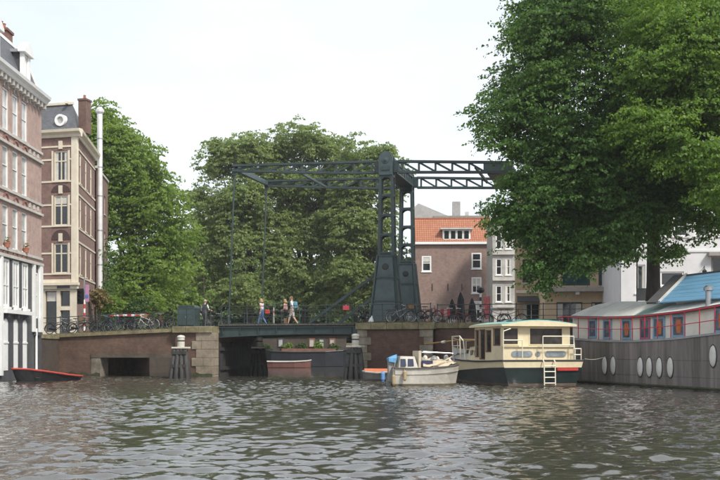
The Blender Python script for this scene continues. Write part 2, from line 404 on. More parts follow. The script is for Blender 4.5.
def beam_zs(s):
    if s < 0: zt = 13.03 + 0.17 * (-s / 9.75); dp = 0.78 - 0.34 * max(0, (-s - 2.5) / 7.25)
    else: zt = 13.03 - 0.42 * (s / 7.4); dp = 0.78 - 0.10 * s / 7.4
    return zt, zt - dp
def balance_beam(v0):
    root = MB()                                   # gusset plate over the tower is the beam's heart
    root.box(-0.75, 0.75, v0 - 0.10, v0 + 0.10, 12.28, 12.98)
    root = root.build('balance_beam', GREEN, bridge)
    L = [-9.75, -8.65, -7.55, -6.45, -5.35, -4.25, -3.15, -2.05, -0.95]; Rr = [0.95, 1.95, 2.95, 3.95, 4.95, 5.85]
    for seg, dirn in ((L, 1), (Rr, -1)):
        for chord in (0, 1):
            c = MB(); n = 8; ss = np.linspace(seg[0] - (0.12 if dirn > 0 else 0.25), seg[-1] + (0.25 if dirn > 0 else 1.65), n)
            for s0, s1 in zip(ss[:-1], ss[1:]):
                z0 = beam_zs(s0)[chord]; z1 = beam_zs(s1)[chord]; o = -0.06 if chord == 0 else 0.06
                c.beam((s0, v0, z0 + o), (s1 + 0.01, v0, z1 + o), 0.30, 0.13)
            c.build('top_chord' if chord == 0 else 'bottom_chord', GREEN, root)
        for s in seg:
            zt, zb = beam_zs(s); MB().beam((s, v0, zb + 0.1), (s, v0, zt - 0.1), 0.16, 0.10, (1, 0, 0)).build('vertical', GREEN, root)
        for s0, s1 in zip(seg[:-1], seg[1:]):
            zt0, zb0 = beam_zs(s0); zt1, zb1 = beam_zs(s1)
            if dirn > 0: p, q = (s0 + 0.05, v0 + 0.004, zb0 + 0.13), (s1 - 0.05, v0 + 0.004, zt1 - 0.13)
            else: p, q = (s0 + 0.05, v0 + 0.004, zt0 - 0.13), (s1 - 0.05, v0 + 0.004, zb1 + 0.13)
            MB().beam(p, q, 0.12, 0.11).build('diagonal', GREEN, root)
    pl = MB(); pl.prism([(5.85, beam_zs(5.85)[1] + .07), (7.5, beam_zs(7.5)[1] + .07), (7.5, beam_zs(7.5)[0] - .07), (5.85, beam_zs(5.85)[0] - .07)], 'xz', v0 - 0.11, v0 + 0.11)
    pl.build('end_plate', GREEN2, root)
balance_beam(0.0); balance_beam(5.9)
cw = MB(); cw.box(6.0, 7.45, 0.16, 5.74, 11.95, 12.5).build('counterweight', GREEN, bridge)
MB().box(-0.45, 0.45, 0.42, 5.48, 12.32, 12.94).build('portal_beam', GREEN, bridge)
pb = MB()
for k in range(7): pb.box(0.452, 0.49, 0.7 + k * 0.75, 0.78 + k * 0.75, 12.34, 12.92)
pb.box(0.452, 0.52, 0.45, 5.45, 12.86, 12.95); pb.box(0.452, 0.52, 0.45, 5.45, 12.31, 12.4)
pb.build('portal_stiffener', GREEN2, bridge)
MB().beam((-9.7, 0.14, 12.97), (-9.7, 5.76, 12.97), 0.22, 0.30).build('cross_beam', GREEN2, bridge)
MB().beam((-5.4, 0.14, 12.5), (-5.4, 5.76, 12.5), 0.13, 0.13).build('cross_beam', GREEN2, bridge)
MB().beam((5.3, 0.14, 12.4), (5.3, 5.76, 12.4), 0.13, 0.13).build('cross_beam', GREEN2, bridge)
for v0 in (0.0, 5.9):
    h = MB(); h.tube([(-9.75, v0, 12.75), (-9.9, v0, 9.0), (-10.15, v0, 3.3)], 0.055, 8)
    h.box(-9.87, -9.63, v0 - 0.08, v0 + 0.08, 12.55, 12.8); h.lathe([(0.10, 0), (0.10, 0.5), (0.05, 0.6)], 8, (-10.15, v0, 3.25))
    h.build('hanger', GREEN, bridge)
    st = MB(); st.beam((-0.5, v0 + 0.1, 6.35), (-4.9, v0 + 0.1, 3.3), 0.13, 0.17)
    for k in range(1, 9): st.box(-0.5 - k * .5 - 0.02, -0.5 - k * .5 + 0.02, v0 + 0.02, v0 + 0.18, 6.35 - k * 0.3466 - 0.10, 6.35 - k * 0.3466 + 0.10)
    st.build('rack_strut', GREEN, bridge)

# moving deck
dk = MB(); dk.box(-10.7, -1.9, -0.3, 6.2, 3.08, 3.15); dk = dk.build('deck', TIMBER, bridge)
for k in range(36):
    x0 = -10.7 + k * 8.8 / 36
    MB().box(x0 + 0.012, x0 + 8.8 / 36 - 0.012, -0.42, 6.32, 3.152, 3.215 + random.uniform(0, .006)).build('deck_plank', mat('deck_timber', (0.11, 0.095, 0.08), 0.85, 0.3, 3, bump=.4), dk)
for v0 in (-0.3, 2.0, 4.2, 6.05):
    gi = MB(); top = []; n = 12
    xs = np.linspace(-10.75, -1.75, n + 1)
    pts = [(x, 3.07) for x in xs] + [(x, 2.42 + 0.10 * math.sin(math.pi * (x + 10.75) / 9) + 0.02 * (x + 10.75)) for x in xs[::-1]]
    gi.prism(pts, 'xz', v0 - 0.02, v0 + 0.02)
    gi = gi.build('girder', GREEN, dk)
    fl = MB(); fl.beam((-10.75, v0, 3.05), (-1.75, v0, 3.05), 0.26, 0.05); 
    lo = pts[n + 1:]
    for (xa, za), (xb, zb) in zip(lo[:-1], lo[1:]): fl.beam((xa, v0, za), (xb, v0, zb), 0.26, 0.05)
    fl.build('flange', GREEN, gi)
    stf = MB()
    for x in np.linspace(-10.4, -2.1, 8): stf.box(x - 0.02, x + 0.02, v0 - 0.11, v0 + 0.11, 2.6, 3.02)
    stf.build('stiffener', GREEN, gi)
cb = MB()
for x in np.linspace(-10.3, -2.2, 6): cb.box(x - .06, x + .06, -0.2, 6.0, 2.75, 3.0)
cb.build('floor_beam', GREEN, dk)

def railing(parent_or_none, s0, s1, v0, zf, label, posts, h=1.08, name='railing', mids=(0.42, 0.76), m=GREEN, end_knob=True):
    """posts and round rails along the bridge; zf(s) = the height it stands on"""
    if parent_or_none is None:
        P = W(s0, v0, zf(s0)); t = thing(name, W(0, 0, 0), BA, label, 'railing')
    else: t = parent_or_none
    ss = np.linspace(s0, s1, posts)
    for s in ss:
        p = MB(); z = zf(s)
        p.lathe([(0.05, 0), (0.05, 0.06), (0.03, 0.08), (0.026, h - 0.03), (0.045, h), (0.045, h + 0.03), (0.02, h + 0.07)], 8, (s, v0, z)); p.build('post', m, t)
    for hh, r_ in [(h, 0.026)] + [(q, 0.017) for q in mids]:
        q = MB(); q.tube([(s, v0, zf(s) + hh) for s in ss], r_, 6); q.build('rail', m, t)
    return t
for v0, lb in ((-0.32, 'near'), (6.22, 'far')):
    rr = MB(); rr.box(-10.6, -2.0, v0 - 0.05, v0 + 0.05, 3.225, 3.27); rr = rr.build('railing', GREEN, bridge)
    railing(rr, -10.5, -2.0, v0, lambda s: 3.27, None, 6)

# ------------------------------------------------------------------ masonry
def stone_course(t, s0, s1, v, z0, z1, n, depth=0.06, m=STONE, jit=0.012):
    """one course of separate blocks standing proud of a face that looks towards the camera"""
    off = random.uniform(-.1, .1); cuts = [s0] + [s0 + (s1 - s0) * (k + off * (n > 1)) / n for k in range(1, n)] + [s1]
    for a, b_ in zip(cuts[:-1], cuts[1:]):
        d = depth + random.uniform(-jit, jit)
        MB().box(a + 0.008, b_ - 0.008, v - d, v + 0.1, z0 + 0.008, z1 - 0.008).build('stone_block', m, t, bevel=0.012)

# right pier
rp = thing('bridge_pier', W(0, 0, 0), BA, 'brick and stone bridge pier carrying the two iron towers', 'pier')
MB().box(-1.40, 3.02, -1.42, 7.6, -1.5, 2.86).build('brick_core', PIERBRICK, rp)
for k in range(5): # coping
    a = -1.55 + k * 4.72 / 5
    MB().box(a + .006, a + 4.72 / 5 - .006, -1.62, 0.2, 2.85, 3.24).build('coping_stone', COPING, rp, bevel=0.02)
MB().box(-1.52, 3.15, 0.2, 7.7, 2.85, 3.225).build('paving_slab', PAVE, rp)
for k in range(7):
    z0 = -0.35 + k * 0.457
    stone_course(rp, -1.47, -1.47 + (0.85 if k % 2 else 0.62), -1.42, z0, z0 + 0.457, 1)
    MB().box(-1.47, -1.39, -1.36, 7.6, z0 + .01, z0 + 0.447).build('stone_block', STONE, rp, bevel=0.012)
    stone_course(rp, 3.06 - (0.55 if k % 2 else 0.8), 3.06, -1.42, z0, z0 + 0.457, 1)
# wall to the right of the pier
rw = thing('approach_wall', W(0, 0, 0), BA, 'low brick approach wall behind the moored cabin boats', 'wall')
MB().box(3.06, 15.7, -0.9, -0.3, -1.5, 2.9).build('brick_core', PIERBRICK, rw)
for k in range(9):
    a = 3.07 + k * 12.6 / 9
    MB().box(a + .006, a + 12.6 / 9 - .006, -1.02, -0.2, 2.9, 3.2 + random.uniform(-.01, .01)).build('coping_stone', COPING, rw, bevel=0.02)

# left pier
lp = thing('bridge_pier', W(0, 0, 0), BA, 'pale stone pier at the free end of the bridge deck', 'pier')
MB().box(-13.1, -10.68, -1.42, 7.6, -1.5, 2.72).build('brick_core', PIERBRICK, lp)
for k in range(3):
    a = -13.25 + k * 2.62 / 3
    MB().box(a + .006, a + 2.62 / 3 - .006, -1.60, 0.0, 2.70, 3.10 + random.uniform(-.008, .008)).build('coping_stone', COPING, lp, bevel=0.02)
MB().box(-13.22, -10.65, 0.01, 7.7, 2.71, 3.09).build('paving_slab', PAVE, lp)
LST = mat('pale_pier_stone', (0.27, 0.225, 0.17), 0.85, 0.28, 2.4, bump=0.5, stain=0.4)
for k in range(6):
    z0 = -0.4 + k * 0.52
    stone_course(lp, -12.0 + (0.28 if k % 2 else 0), -10.62, -1.42, z0, z0 + 0.52, 2 if k % 2 == 0 else 1, 0.06, LST)
    MB().box(-10.69, -10.61, -1.3, -0.5, z0 + .01, z0 + 0.51).build('stone_block', LST, lp, bevel=0.012)
for k in range(16):      # dark fender boards lining the passage side
    y0 = -0.45 + k * 0.5
    MB().box(-10.68, -10.56, y0 + .01, y0 + 0.48, -1.2, 2.1 + random.uniform(-.05, .05)).build('fender_board', TIMBER, lp)
for z in (0.5, 1.7): MB().box(-10.56, -10.42, -0.45, 7.5, z - .1, z + .1).build('fender_rail', TIMBER, lp)

# left approach: low brick span with a dark opening
def zl(s): return 2.62 + (s + 22.5) * (2.98 - 2.62) / 9.4
ap = thing('approach_span', W(0, 0, 0), BA, 'low brick bridge span with a dark rectangular opening beside the houses', 'bridge span')
AB = brick('span_brick', (0.13, 0.072, 0.052), (0.175, 0.10, 0.07), (0.14, 0.12, 0.095), stain=0.8)
MB().prism([(-24.5, -1.5), (-19.0, -1.5), (-19.0, zl(-19.0) - 0.2), (-24.5, zl(-24.5) - 0.2)], 'xz', -1.2, 7.0).build('abutment', AB, ap)
MB().prism([(-19.0, 1.22), (-13.1, 1.26), (-13.1, zl(-13.1) - 0.2), (-19.0, zl(-19) - 0.2)], 'xz', -1.203, 7.0).build('span_face', AB, ap)
MB().box(-19.0, -13.1, -1.26, -0.9, 1.16, 1.40).build('edge_beam', mat('span_concrete', (0.10, 0.085, 0.065), .9, .3, 2, bump=.4, stain=.5), ap)
MB().box(-18.99, -18.35, -1.23, -0.2, -1.5, 1.21).build('stone_jamb', mat('jamb_stone', (0.20, 0.175, 0.14), .9, .35, 2, bump=.4, stain=.6), ap)
for k in range(9):
    a = -24.5 + k * 11.4 / 9; b_ = a + 11.4 / 9 - 0.012
    MB().prism([(a, zl(a) - 0.215), (b_, zl(b_) - 0.215), (b_, zl(b_)), (a, zl(a))], 'xz', -1.34, -0.7).build('coping_stone', COPING, ap)
MB().prism([(-24.5, zl(-24.5) - .25), (-13.1, zl(-13.1) - .25), (-13.1, zl(-13.1) - .03), (-24.5, zl(-24.5) - .03)], 'xz', -0.69, 7.1).build('roadway', PAVE, ap)

WEED = mat('waterline_weed', (.045, .05, .024), .9, .5, 5, bump=.5)
def weed(t, s0, s1, v):
    b = MB(); n = int((s1 - s0) / .25); top = [.16 + .10 * math.sin(k * 1.7) + random.uniform(-.06, .10) for k in range(n + 1)]; xs_w = np.linspace(s0, s1, n + 1)
    b.prism([(x, -.6) for x in xs_w] + [(x, z) for x, z in zip(xs_w[::-1], top[::-1])], 'xz', v - .025, v + .02); b.build('waterline_weed', WEED, t)
weed(rp, -1.5, 3.08, -1.49); weed(rw, 3.1, 15.6, -.9); weed(lp, -13.05, -10.62, -1.49); weed(ap, -24.4, -18.36, -1.235)

# ------------------------------------------------------------------ railings on the masonry
railing(None, -22.6, -13.4, -1.05, zl, 'dark green railing with leaning bicycles along the low brick span', 8)
railing(None, -13.0, -10.8, -1.3, lambda s: 3.10, 'short dark green railing on the pale stone pier', 3)
railing(None, -1.4, 2.9, -1.35, lambda s: 3.24, 'dark green railing in front of the near iron tower', 4)
railing(None, 3.2, 15.4, -0.75, lambda s: 3.2, 'dark railing above the approach wall behind the cream boat', 9)
railing(None, -24.0, -13.4, 6.8, lambda s: zl(s) - .03, 'far side railing of the low brick span before the shrubs', 8)
railing(None, -13.0, -10.8, 7.3, lambda s: 3.09, 'far side railing behind the green cabinet', 3)

# ------------------------------------------------------------------ mooring piles
CAPW = mat('weathered_white_post', (0.55, 0.53, 0.46), 0.7, 0.15, 5, stain=0.3, bump=.2)
def dolphin(px, Y, ytop, label, lean=1):
    X = (px - 360) / 1000 * Y
    t = thing('mooring_piles', (X, Y, 0), BA + random.uniform(-.1, .1), label, 'mooring piles', 'timber pile clusters beside the bridge')
    h = ytop
    for k, (x, y) in enumerate(((-.42, -.3), (-.13, -.36), (.17, -.33), (.46, -.3), (-.3, .3), (.3, .3))):
        p = MB(); f = 0.68
        p.tube([(x * 1.3, y * 1.3, -1.6), (x * 1.12, y * 1.1, 0.2), (x * f, y * f, h - random.uniform(0, .1))], [.15, .14, .12], 10)
        p.build('pile', TIMBER, t, smooth=True)
    for z in (h * 0.42, h * .86):
        MB().box(-.52 + z * .05, .52 - z * .05, -.47 + z * .05, -.36 + z * .05, z - .09, z + .09).build('waler', TIMBER, t)
    MB().box(-.46, .46, -.36, .36, h, h + .10).build('cap_plate', CAPW, t, bevel=.02)
    c = MB(); c.lathe([(.21, 0), (.21, .52), (.23, .54), (.23, .60), (.17, .66), (.05, .69)], 14, (0, 0, h + .1)); c.build('bollard_head', CAPW, t)
    c = MB(); c.lathe([(.214, 0), (.214, .07)], 14, (0, 0, h + .42)); c.build('bollard_band', BLACK, t)
dolphin(181, 58.0, 1.72, 'black timber mooring piles with white head before the pale stone pier')
dolphin(259.5, 66.0, 1.75, 'black timber mooring piles with white head seen through the bridge passage')
dolphin(355.5, 57.6, 1.80, 'black timber mooring piles with white head before the tower pier')
# ================================================================== buildings
def RT(x=0, y=0, z=0, a=0): return Matrix.Translation((x, y, z)) @ Matrix.Rotation(a, 4, 'Z')

def wall_sheet(t, T, x0, x1, z0, z1, holes, m, depth=0.22, name='wall'):
    """a wall face (outward normal -y of T) with real openings and their reveals"""
    b = MB(T); xs = sorted({x0, x1} | {h[0] for h in holes} | {h[1] for h in holes}); zs = sorted({z0, z1} | {h[2] for h in holes} | {h[3] for h in holes})
    xs = [x for x in xs if x0 <= x <= x1]; zs = [z for z in zs if z0 <= z <= z1]
    for xa, xb in zip(xs[:-1], xs[1:]):
        for za, zb in zip(zs[:-1], zs[1:]):
            cx, cz = (xa + xb) / 2, (za + zb) / 2
            if any(h[0] < cx < h[1] and h[2] < cz < h[3] for h in holes): continue
            b.add([(xa, 0, za), (xb, 0, za), (xb, 0, zb), (xa, 0, zb)], [(0, 1, 2, 3)])
    for h in holes:
        a0, a1, c0, c1 = h[:4]
        b.add([(a0, 0, c0), (a1, 0, c0), (a1, 0, c1), (a0, 0, c1), (a0, depth, c0), (a1, depth, c0), (a1, depth, c1), (a0, depth, c1)],
              [(0, 4, 5, 1), (1, 5, 6, 2), (2, 6, 7, 3), (3, 7, 4, 0)])
    return b.build(name, m, t)

def window(t, T, h, fm=WHITE, pm=DARKGLASS, vm=(), hm=(), rec=0.10, fw=0.07, name='window', sill=None, bars=0.045):
    x0, x1, z0, z1 = h[:4]; f = MB(T)
    f.box(x0 + .003, x0 + fw, rec, rec + .08, z0 + .003, z1 - .003); f.box(x1 - fw, x1 - .003, rec, rec + .08, z0 + .003, z1 - .003)
    f.box(x0 + fw, x1 - fw, rec, rec + .08, z0 + .003, z0 + fw); f.box(x0 + fw, x1 - fw, rec, rec + .08, z1 - fw, z1 - .003)
    for k in vm:
        x = x0 + (x1 - x0) * k; f.box(x - bars / 2, x + bars / 2, rec + .012, rec + .068, z0 + fw, z1 - fw)
    for k in hm:
        z = z0 + (z1 - z0) * k; f.box(x0 + fw, x1 - fw, rec + .008, rec + .072, z - bars / 2, z + bars / 2)
    w_ = f.build(name, fm, t)
    MB(T).box(x0 + fw * .5, x1 - fw * .5, rec + .05, rec + .06, z0 + fw * .5, z1 - fw * .5).build('pane', pm, w_)
    q_ = random.random()
    if pm is DARKGLASS and q_ < .6 and z1 - z0 > 1.2:           # drawn curtains and blinds, different in every window
        yb = rec + .04; wd = (x1 - x0) * random.uniform(.12, .26); CM = mat('window_curtain', (.55, .53, .48), .9, .12, 4)
        if q_ < .2: MB(T).box(x0 + fw, x1 - fw, yb, yb + .008, z1 - fw - (z1 - z0) * random.uniform(.2, .5), z1 - fw).build('blind', CM, w_)
        else:
            MB(T).box(x0 + fw, x0 + fw + wd, yb, yb + .008, z0 + fw, z1 - fw).build('curtain', CM, w_)
            MB(T).box(x1 - fw - wd, x1 - fw, yb, yb + .008, z0 + fw, z1 - fw).build('curtain', CM, w_)
    if sill: MB(T).box(x0 - .08, x1 + .08, -.08, rec, z0 - .09, z0 - .002).build('sill', sill, w_)
    return w_

SLATE = mat('roof_slate', (0.10, 0.105, 0.115), 0.6, 0.3, 3, bump=.5, bscale=9, stretch=(1, 1, 2))
STONEW = mat('pale_band_stone', (0.50, 0.48, 0.44), 0.7, 0.12, 2, stain=.2)
GREYW = mat('house_grey_paint', (0.075, 0.078, 0.085), 0.55, 0.2, 2, stain=.15)

# ---------------------------------------------------------------- house with salmon brick, rising from the water on the left
PB = brick('salmon_brick', (0.385, 0.24, 0.205), (0.45, 0.29, 0.25), (0.44, 0.39, 0.36), stain=.25)
h1 = thing('canal_house', (-19.0, 59.65, 0), R(90), 'salmon brick canal house with white striped shopfront rising from the water', 'house')
T0 = RT()
cols = [-3.0, -4.5, -6.05, -7.55, -9.05]; hw_ = 0.47
up = [(c - hw_, c + hw_, z0, z1) for c in cols for z0, z1 in ((7.15, 9.45), (10.35, 12.6), (13.45, 15.7))]
wall_sheet(h1, T0, -13, 0, 6.75, 16.3, up, PB)
for i, h in enumerate(up): window(h1, T0, h, WHITE, CURTAIN, (), (0.55,), rec=.05, fw=.09, sill=STONEW)
gl = [(c - .5, c + .5, 3.98, 6.55) for c in cols]
bs = [(c - .3, c + .3, 0.55, 3.35) for c in cols]
door = (-1.42, -0.62, 3.5, 6.2)
wall_sheet(h1, T0, -13, 0, -1.0, 6.75, gl + bs + [door], GREYW)
for h in gl:
    window(h1, T0, h, WHITE, CURTAIN, (0.5,), (0.45,), rec=-.03, fw=.12)
for h in bs:
    p = MB(); a = (h[0] + h[1]) / 2
    p.prism([(h[0], .55), (h[1], .55), (h[1], 3.05)] + [(a + .3 * math.cos(q), 3.05 + .29 * math.sin(q)) for q in np.linspace(0.2, math.pi - .2, 7)] + [(h[0], 3.05)], 'xz', -.03, .1)
    d_ = p.build('basement_shutter', WHITE, h1)
    MB().box(h[0] - .03, h[1] + .03, -.07, .02, 2.0, 2.09).build('shutter_bar', WHITE, d_)
window(h1, T0, door, WHITE, mat('grey_green_glass', (.16, .19, .17), .08, .4, 1), (), (0.5,), rec=.02, fw=.1)
for x0, x1 in ((-1.72, -1.44), (-.60, -.10)): MB().box(x0, x1, -.14, .0, 2.7, 6.7).build('pilaster', WHITE, h1)
MB().box(-7.02, -6.74, -.14, 0, .3, 6.7).build('pilaster', WHITE, h1)
for c0, c1 in zip(cols[:-1], cols[1:]): MB().box((c0 + c1) / 2 - .13, (c0 + c1) / 2 + .13, -.06, 0, 4.05, 6.5).build('pilaster', GREYW, h1)
MB().box(-6.6, -2.3, -.30, .02, 3.62, 3.82).build('shopfront_ledge', WHITE, h1)
for c in cols[:3]: MB().box(c - .33, c + .33, -.22, 0, 3.84, 3.97).build('ledge_rail', WHITE, h1)
for c in cols: MB().box(c - .12, c + .12, -.2, 0, 3.42, 3.6).build('ledge_bracket', GREYW, h1)
tb = MB(); tb.tube([(-1.25, -.1, .2), (-1.25, -.1, 2.9)], .07, 8); tb.build('drainpipe', WHITE, h1)
MB().box(-1.5, -.4, -.12, 0, 2.5, 2.68).build('door_step', GREYW, h1)
for z0, z1, d in ((6.62, 6.78, .16), (6.98, 7.12, .10), (9.6, 9.74, .14), (10.18, 10.32, .10), (12.7, 12.84, .14), (13.26, 13.40, .10)):
    MB().box(-13, .0, -d, -.002, z0, z1).build('string_course', STONEW, h1)
for c in cols:
    for zc in (6.80, 9.76, 12.86, 15.74):
        a = MB(); n = 8; ring = []
        for k in range(n + 1):
            th = math.pi * k / n; ring.append([(c + q * math.cos(th), y, zc + q * math.sin(th) * .9) for q, y in ((.30, -.07), (.42, -.07), (.42, .0), (.30, .0))])
        a.loft(ring, closed=True); a.build('window_arch', mat('arch_brick', (.22, .11, .09), .85, .2, 6) if zc < 15 else STONEW, h1)
for zc in (9.78, 12.88, 15.76):
    for k in range(3):
        x = -2.15 + k * .72
        MB().box(x - .13, x + .13, -.05, -.002, zc + .06, zc + .32).build('corbel', STONEW, h1)
for k in range(22): MB().box(-12.9 + k * .6, -12.9 + k * .6 + .2, -.32, -.002, 15.96, 16.24).build('cornice_bracket', STONEW, h1)
MB().prism([(0, 16.25), (-.34, 16.25), (-.42, 16.4), (-.56, 16.52), (-.60, 16.68), (.1, 16.72)], 'yz', -13, .0).build('cornice', WHITE, h1)
MB().box(-13, -0.003, .24, 9, -1, 16.24).build('house_body', PB, h1)
rf = MB(); rf.prism([(.05, 16.70), (1.05, 19.2), (8.2, 19.5), (9, 16.70)], 'yz', -13, -.02); rf = rf.build('mansard_roof', SLATE, h1)
MB().box(-13, .0, .98, 1.14, 19.12, 19.30).build('ridge_gutter', WHITE, rf)
MB().prism([(-.04, 16.7), (.18, 16.7), (1.2, 19.3), (1.0, 19.3)], 'yz', -.04, .06).build('verge_board', WHITE, rf)
for cx in (-2.3, -7.2):
    dm = MB(); dm.box(cx - .55, cx + .55, .26, 2.2, 16.95, 18.55); dm = dm.build('dormer', mat('dormer_lead', (.05, .052, .058), .6, .2, 4), h1)
    MB().box(cx - .62, cx - .30, .10, .30, 16.9, 18.56).build('dormer_pilaster', WHITE, dm); MB().box(cx + .30, cx + .62, .10, .30, 16.9, 18.56).build('dormer_pilaster', WHITE, dm)
    window(dm, RT(0, .12, 0), (cx - .3, cx + .3, 17.0, 18.5), WHITE, CURTAIN, (0.5,), (), rec=.02)
    MB().prism([(cx - .82, 18.56), (cx + .82, 18.56), (cx + .82, 18.72), (cx + .2, 19.18), (cx, 19.3), (cx - .2, 19.18), (cx - .82, 18.72)], 'xz', -.06, .36).build('pediment', WHITE, dm)
    MB().box(cx - .72, cx + .72, .36, 2.3, 18.56, 18.72).build('dormer_roof', mat('lead_roof', (.28, .29, .31), .5, .15, 3), dm)
ch = MB(); ch.box(-1.35, -.35, 1.6, 2.5, 18.6, 20.3); ch.box(-1.42, -.28, 1.53, 2.57, 20.3, 20.45); ch = ch.build('chimney', brick('chimney_brick', (.20, .075, .05), (.26, .10, .07), (.2, .17, .15)), rf)
for k in range(2): q = MB(); q.lathe([(.16, 0), (.13, .4), (.16, .45)], 10, (-1.08 + k * .46, 2.05, 20.45)); q.build('chimney_pot', mat('terracotta', (.32, .13, .08), .8, .2, 5), rf)
# flower pots on two sills
for c in (cols[0], cols[2]):
    fp = thing('flower_pot', (-18.98 + .06, 59.65 + c, 7.152), 0, 'orange flower pot on the sill of the %s window column' % ('right hand' if c == cols[0] else 'left hand'), 'flower pot')
    q = MB(); q.lathe([(.13, 0), (.18, .22), (.20, .24), (.19, .27)], 10); q.build('pot', mat('terracotta', (.32, .13, .08)), fp)
    lf = MB()
    for k in range(60):
        th = random.uniform(0, 6.28); r_ = random.uniform(0, .2); z = .25 + random.uniform(0, .28); dx, dy = random.uniform(-.06, .06), random.uniform(-.06, .06)
        x, y = r_ * math.cos(th), r_ * math.sin(th); lf.add([(x, y, z), (x + .06, y + dy, z + .03), (x + dx, y + .06, z + .06)], [(0, 1, 2)], k % 5 == 0)
    lf.build('flowers', [leafmat('pot_leaf', (.05, .09, .02), (.10, .14, .04)), mat('pot_bloom', (.5, .14, .05), .6, .3, 8)], fp, kind='stuff')

# ---------------------------------------------------------------- dark brick corner house beyond the bridge street
DB = brick('plum_brick', (0.19, 0.095, 0.08), (0.25, 0.132, 0.112), (0.26, 0.215, 0.19), stain=.3)
h2 = thing('corner_house', (-21.8, 77.0, 0), 0, 'dark brick corner house with cream window surrounds and round attic window', 'house')
TF = RT(a=BA); SA = math.atan2(.993, -.12); TS = RT(a=SA)
fw_ = [(c - .62, c + .62, z0, z1) for c in (-1.38, -4.3) for z0, z1 in ((7.55, 9.9), (11.25, 13.6), (14.7, 17.05))]
wall_sheet(h2, TF, -7, 0, 7.1, 18.05, fw_, DB)
for h in fw_:
    window(h2, TF, h, CREAM, DARKGLASS, (0.5,), (0.66,), rec=.06, fw=.11, sill=CREAM, bars=.09)
    c = (h[0] + h[1]) / 2
    MB(TF).box(c - .78, c - .64, -.05, -.002, h[2], h[3]).build('window_surround', CREAM, h2); MB(TF).box(c + .64, c + .78, -.05, -.002, h[2], h[3]).build('window_surround', CREAM, h2)
    MB(TF).box(c - .16, c + .16, -.10, -.002, h[3] + .12, h[3] + .75).build('keystone', CREAM, h2)
for z in (7.45, 9.05, 11.15, 12.8, 14.6, 16.3, 17.3):
    for x0, x1 in (((-7, -5.1), (-3.5, -2.18), (-.58, -.45)) if z not in (7.45, 11.15, 14.6, 17.3) else ((-7, -.45),)):
        MB(TF).box(x0, x1, -.045, -.003, z, z + .13).build('cream_band', CREAM, h2)
for z0, z1 in ((10.15, 10.95), (13.85, 14.45)):
    for c in (-1.38, -4.3):
        q = MB(TF); q.prism([(c + 1.1 * math.cos(a) * .75, z0 + (z1 - z0) * math.sin(a)) for a in np.linspace(0, math.pi, 9)], 'xz', -.03, -.002); q.build('relieving_arch', mat('arch_brick_dark', (.07, .04, .036), .85, .2, 6), h2)
MB(TF).box(-.45, .03, -.07, .2, 6.6, 18.05).build('corner_pilaster', CREAM, h2)
MB(TS).box(.1, .42, -.05, -.002, 7.0, 18.0).build('corner_pilaster', CREAM, h2)
sw = [(x, x + .8, z0, z1) for x in (1.3, 4.1, 6.9) for z0, z1 in ((7.55, 9.9), (11.25, 13.6), (14.7, 17.05))]
wall_sheet(h2, TS, 0, 9.6, 2.4, 18.05, sw, DB)
for h in sw: window(h2, TS, h, CREAM, DARKGLASS, (), (0.6,), rec=.02, fw=.12, sill=CREAM)
for z in (7.3, 9.95, 11.0, 13.65, 14.5, 17.15): MB(TS).box(.42, 9.6, -.05, -.003, z, z + .14).build('cream_band', CREAM, h2)
# shopfront
sh = [(-2.75, -1.75, 3.0, 6.2), (-1.45, -.6, 5.0, 6.2), (-1.45, -.6, 2.6, 4.7), (-4.2, -2.95, 3.0, 6.2), (-6.6, -4.5, 3.0, 6.2)]
wall_sheet(h2, TF, -7, 0, 2.3, 7.1, sh, CREAM, name='shopfront')
for h in sh: window(h2, TF, h, mat('shop_frame', (.10, .09, .08), .5, .2, 3), DARKGLASS, (0.5,) if h[1] - h[0] > 1 else (), (), rec=.12)
MB(TF).box(-7, .25, -.35, -.002, 6.62, 6.82).build('shop_cornice', CREAM, h2); MB(TF).box(-7, .15, -.18, -.003, 6.35, 6.6).build('shop_fascia', CREAM, h2)
MB(TF).box(-1.6, -.5, -.2, -.182, 6.38, 6.58).build('name_board', GREYW, h2)
# cornice, mansard, oculus, chimney
cor = MB(TF); cor.prism([(.05, 18.05), (-.12, 18.05), (-.2, 18.25), (-.42, 18.42), (-.46, 18.62), (.1, 18.66)], 'yz', -7, .44); cor.build('cornice', CREAM, h2)
cor = MB(TS); cor.prism([(.05, 18.04), (-.12, 18.04), (-.2, 18.24), (-.42, 18.41), (-.46, 18.61), (.1, 18.65)], 'yz', .1, 9.9); cor.build('cornice', CREAM, h2)
P = lambda T, x, y, z: tuple(T @ Vector((x, y, z)))
bd = MB(); c0, c1, c2, c3 = P(TF, -7, .3, 0), P(TF, -.3, .3, 0), P(TS, 9.6, .3, 0), P(TS, 9.6, 7, 0)
for z0, z1, k0, k1 in ((2.3, 18.04, 0, 0),): bd.add([(x, y, z) for z in (z0, z1) for x, y, _ in (c0, c1, c2, c3)], [(0, 1, 5, 4), (1, 2, 6, 5), (2, 3, 7, 6), (3, 0, 4, 7), (4, 5, 6, 7)])
bd.build('house_body', DB, h2)
e0 = [P(TF, -7, .0, 0), P(TF, 0, 0, 0), P(TS, 9.7, 0, 0), P(TS, 9.7, 7, 0)]; e1 = [P(TF, -7, 1.0, 0), P(TF, -1.0, 1.0, 0), P(TS, 9.7, 1.0, 0), P(TS, 9.7, 6, 0)]
ro = MB(); ro.add([(p[0], p[1], 18.63) for p in e0] + [(p[0], p[1], 20.9) for p in e1], [(0, 1, 5, 4), (1, 2, 6, 5), (2, 3, 7, 6), (3, 0, 4, 7), (4, 5, 6, 7)]); ro = ro.build('mansard_roof', SLATE, h2)
MB(TF).box(-7, -.85, .84, 1.05, 20.82, 21.0).build('roof_trim', CREAM, ro)
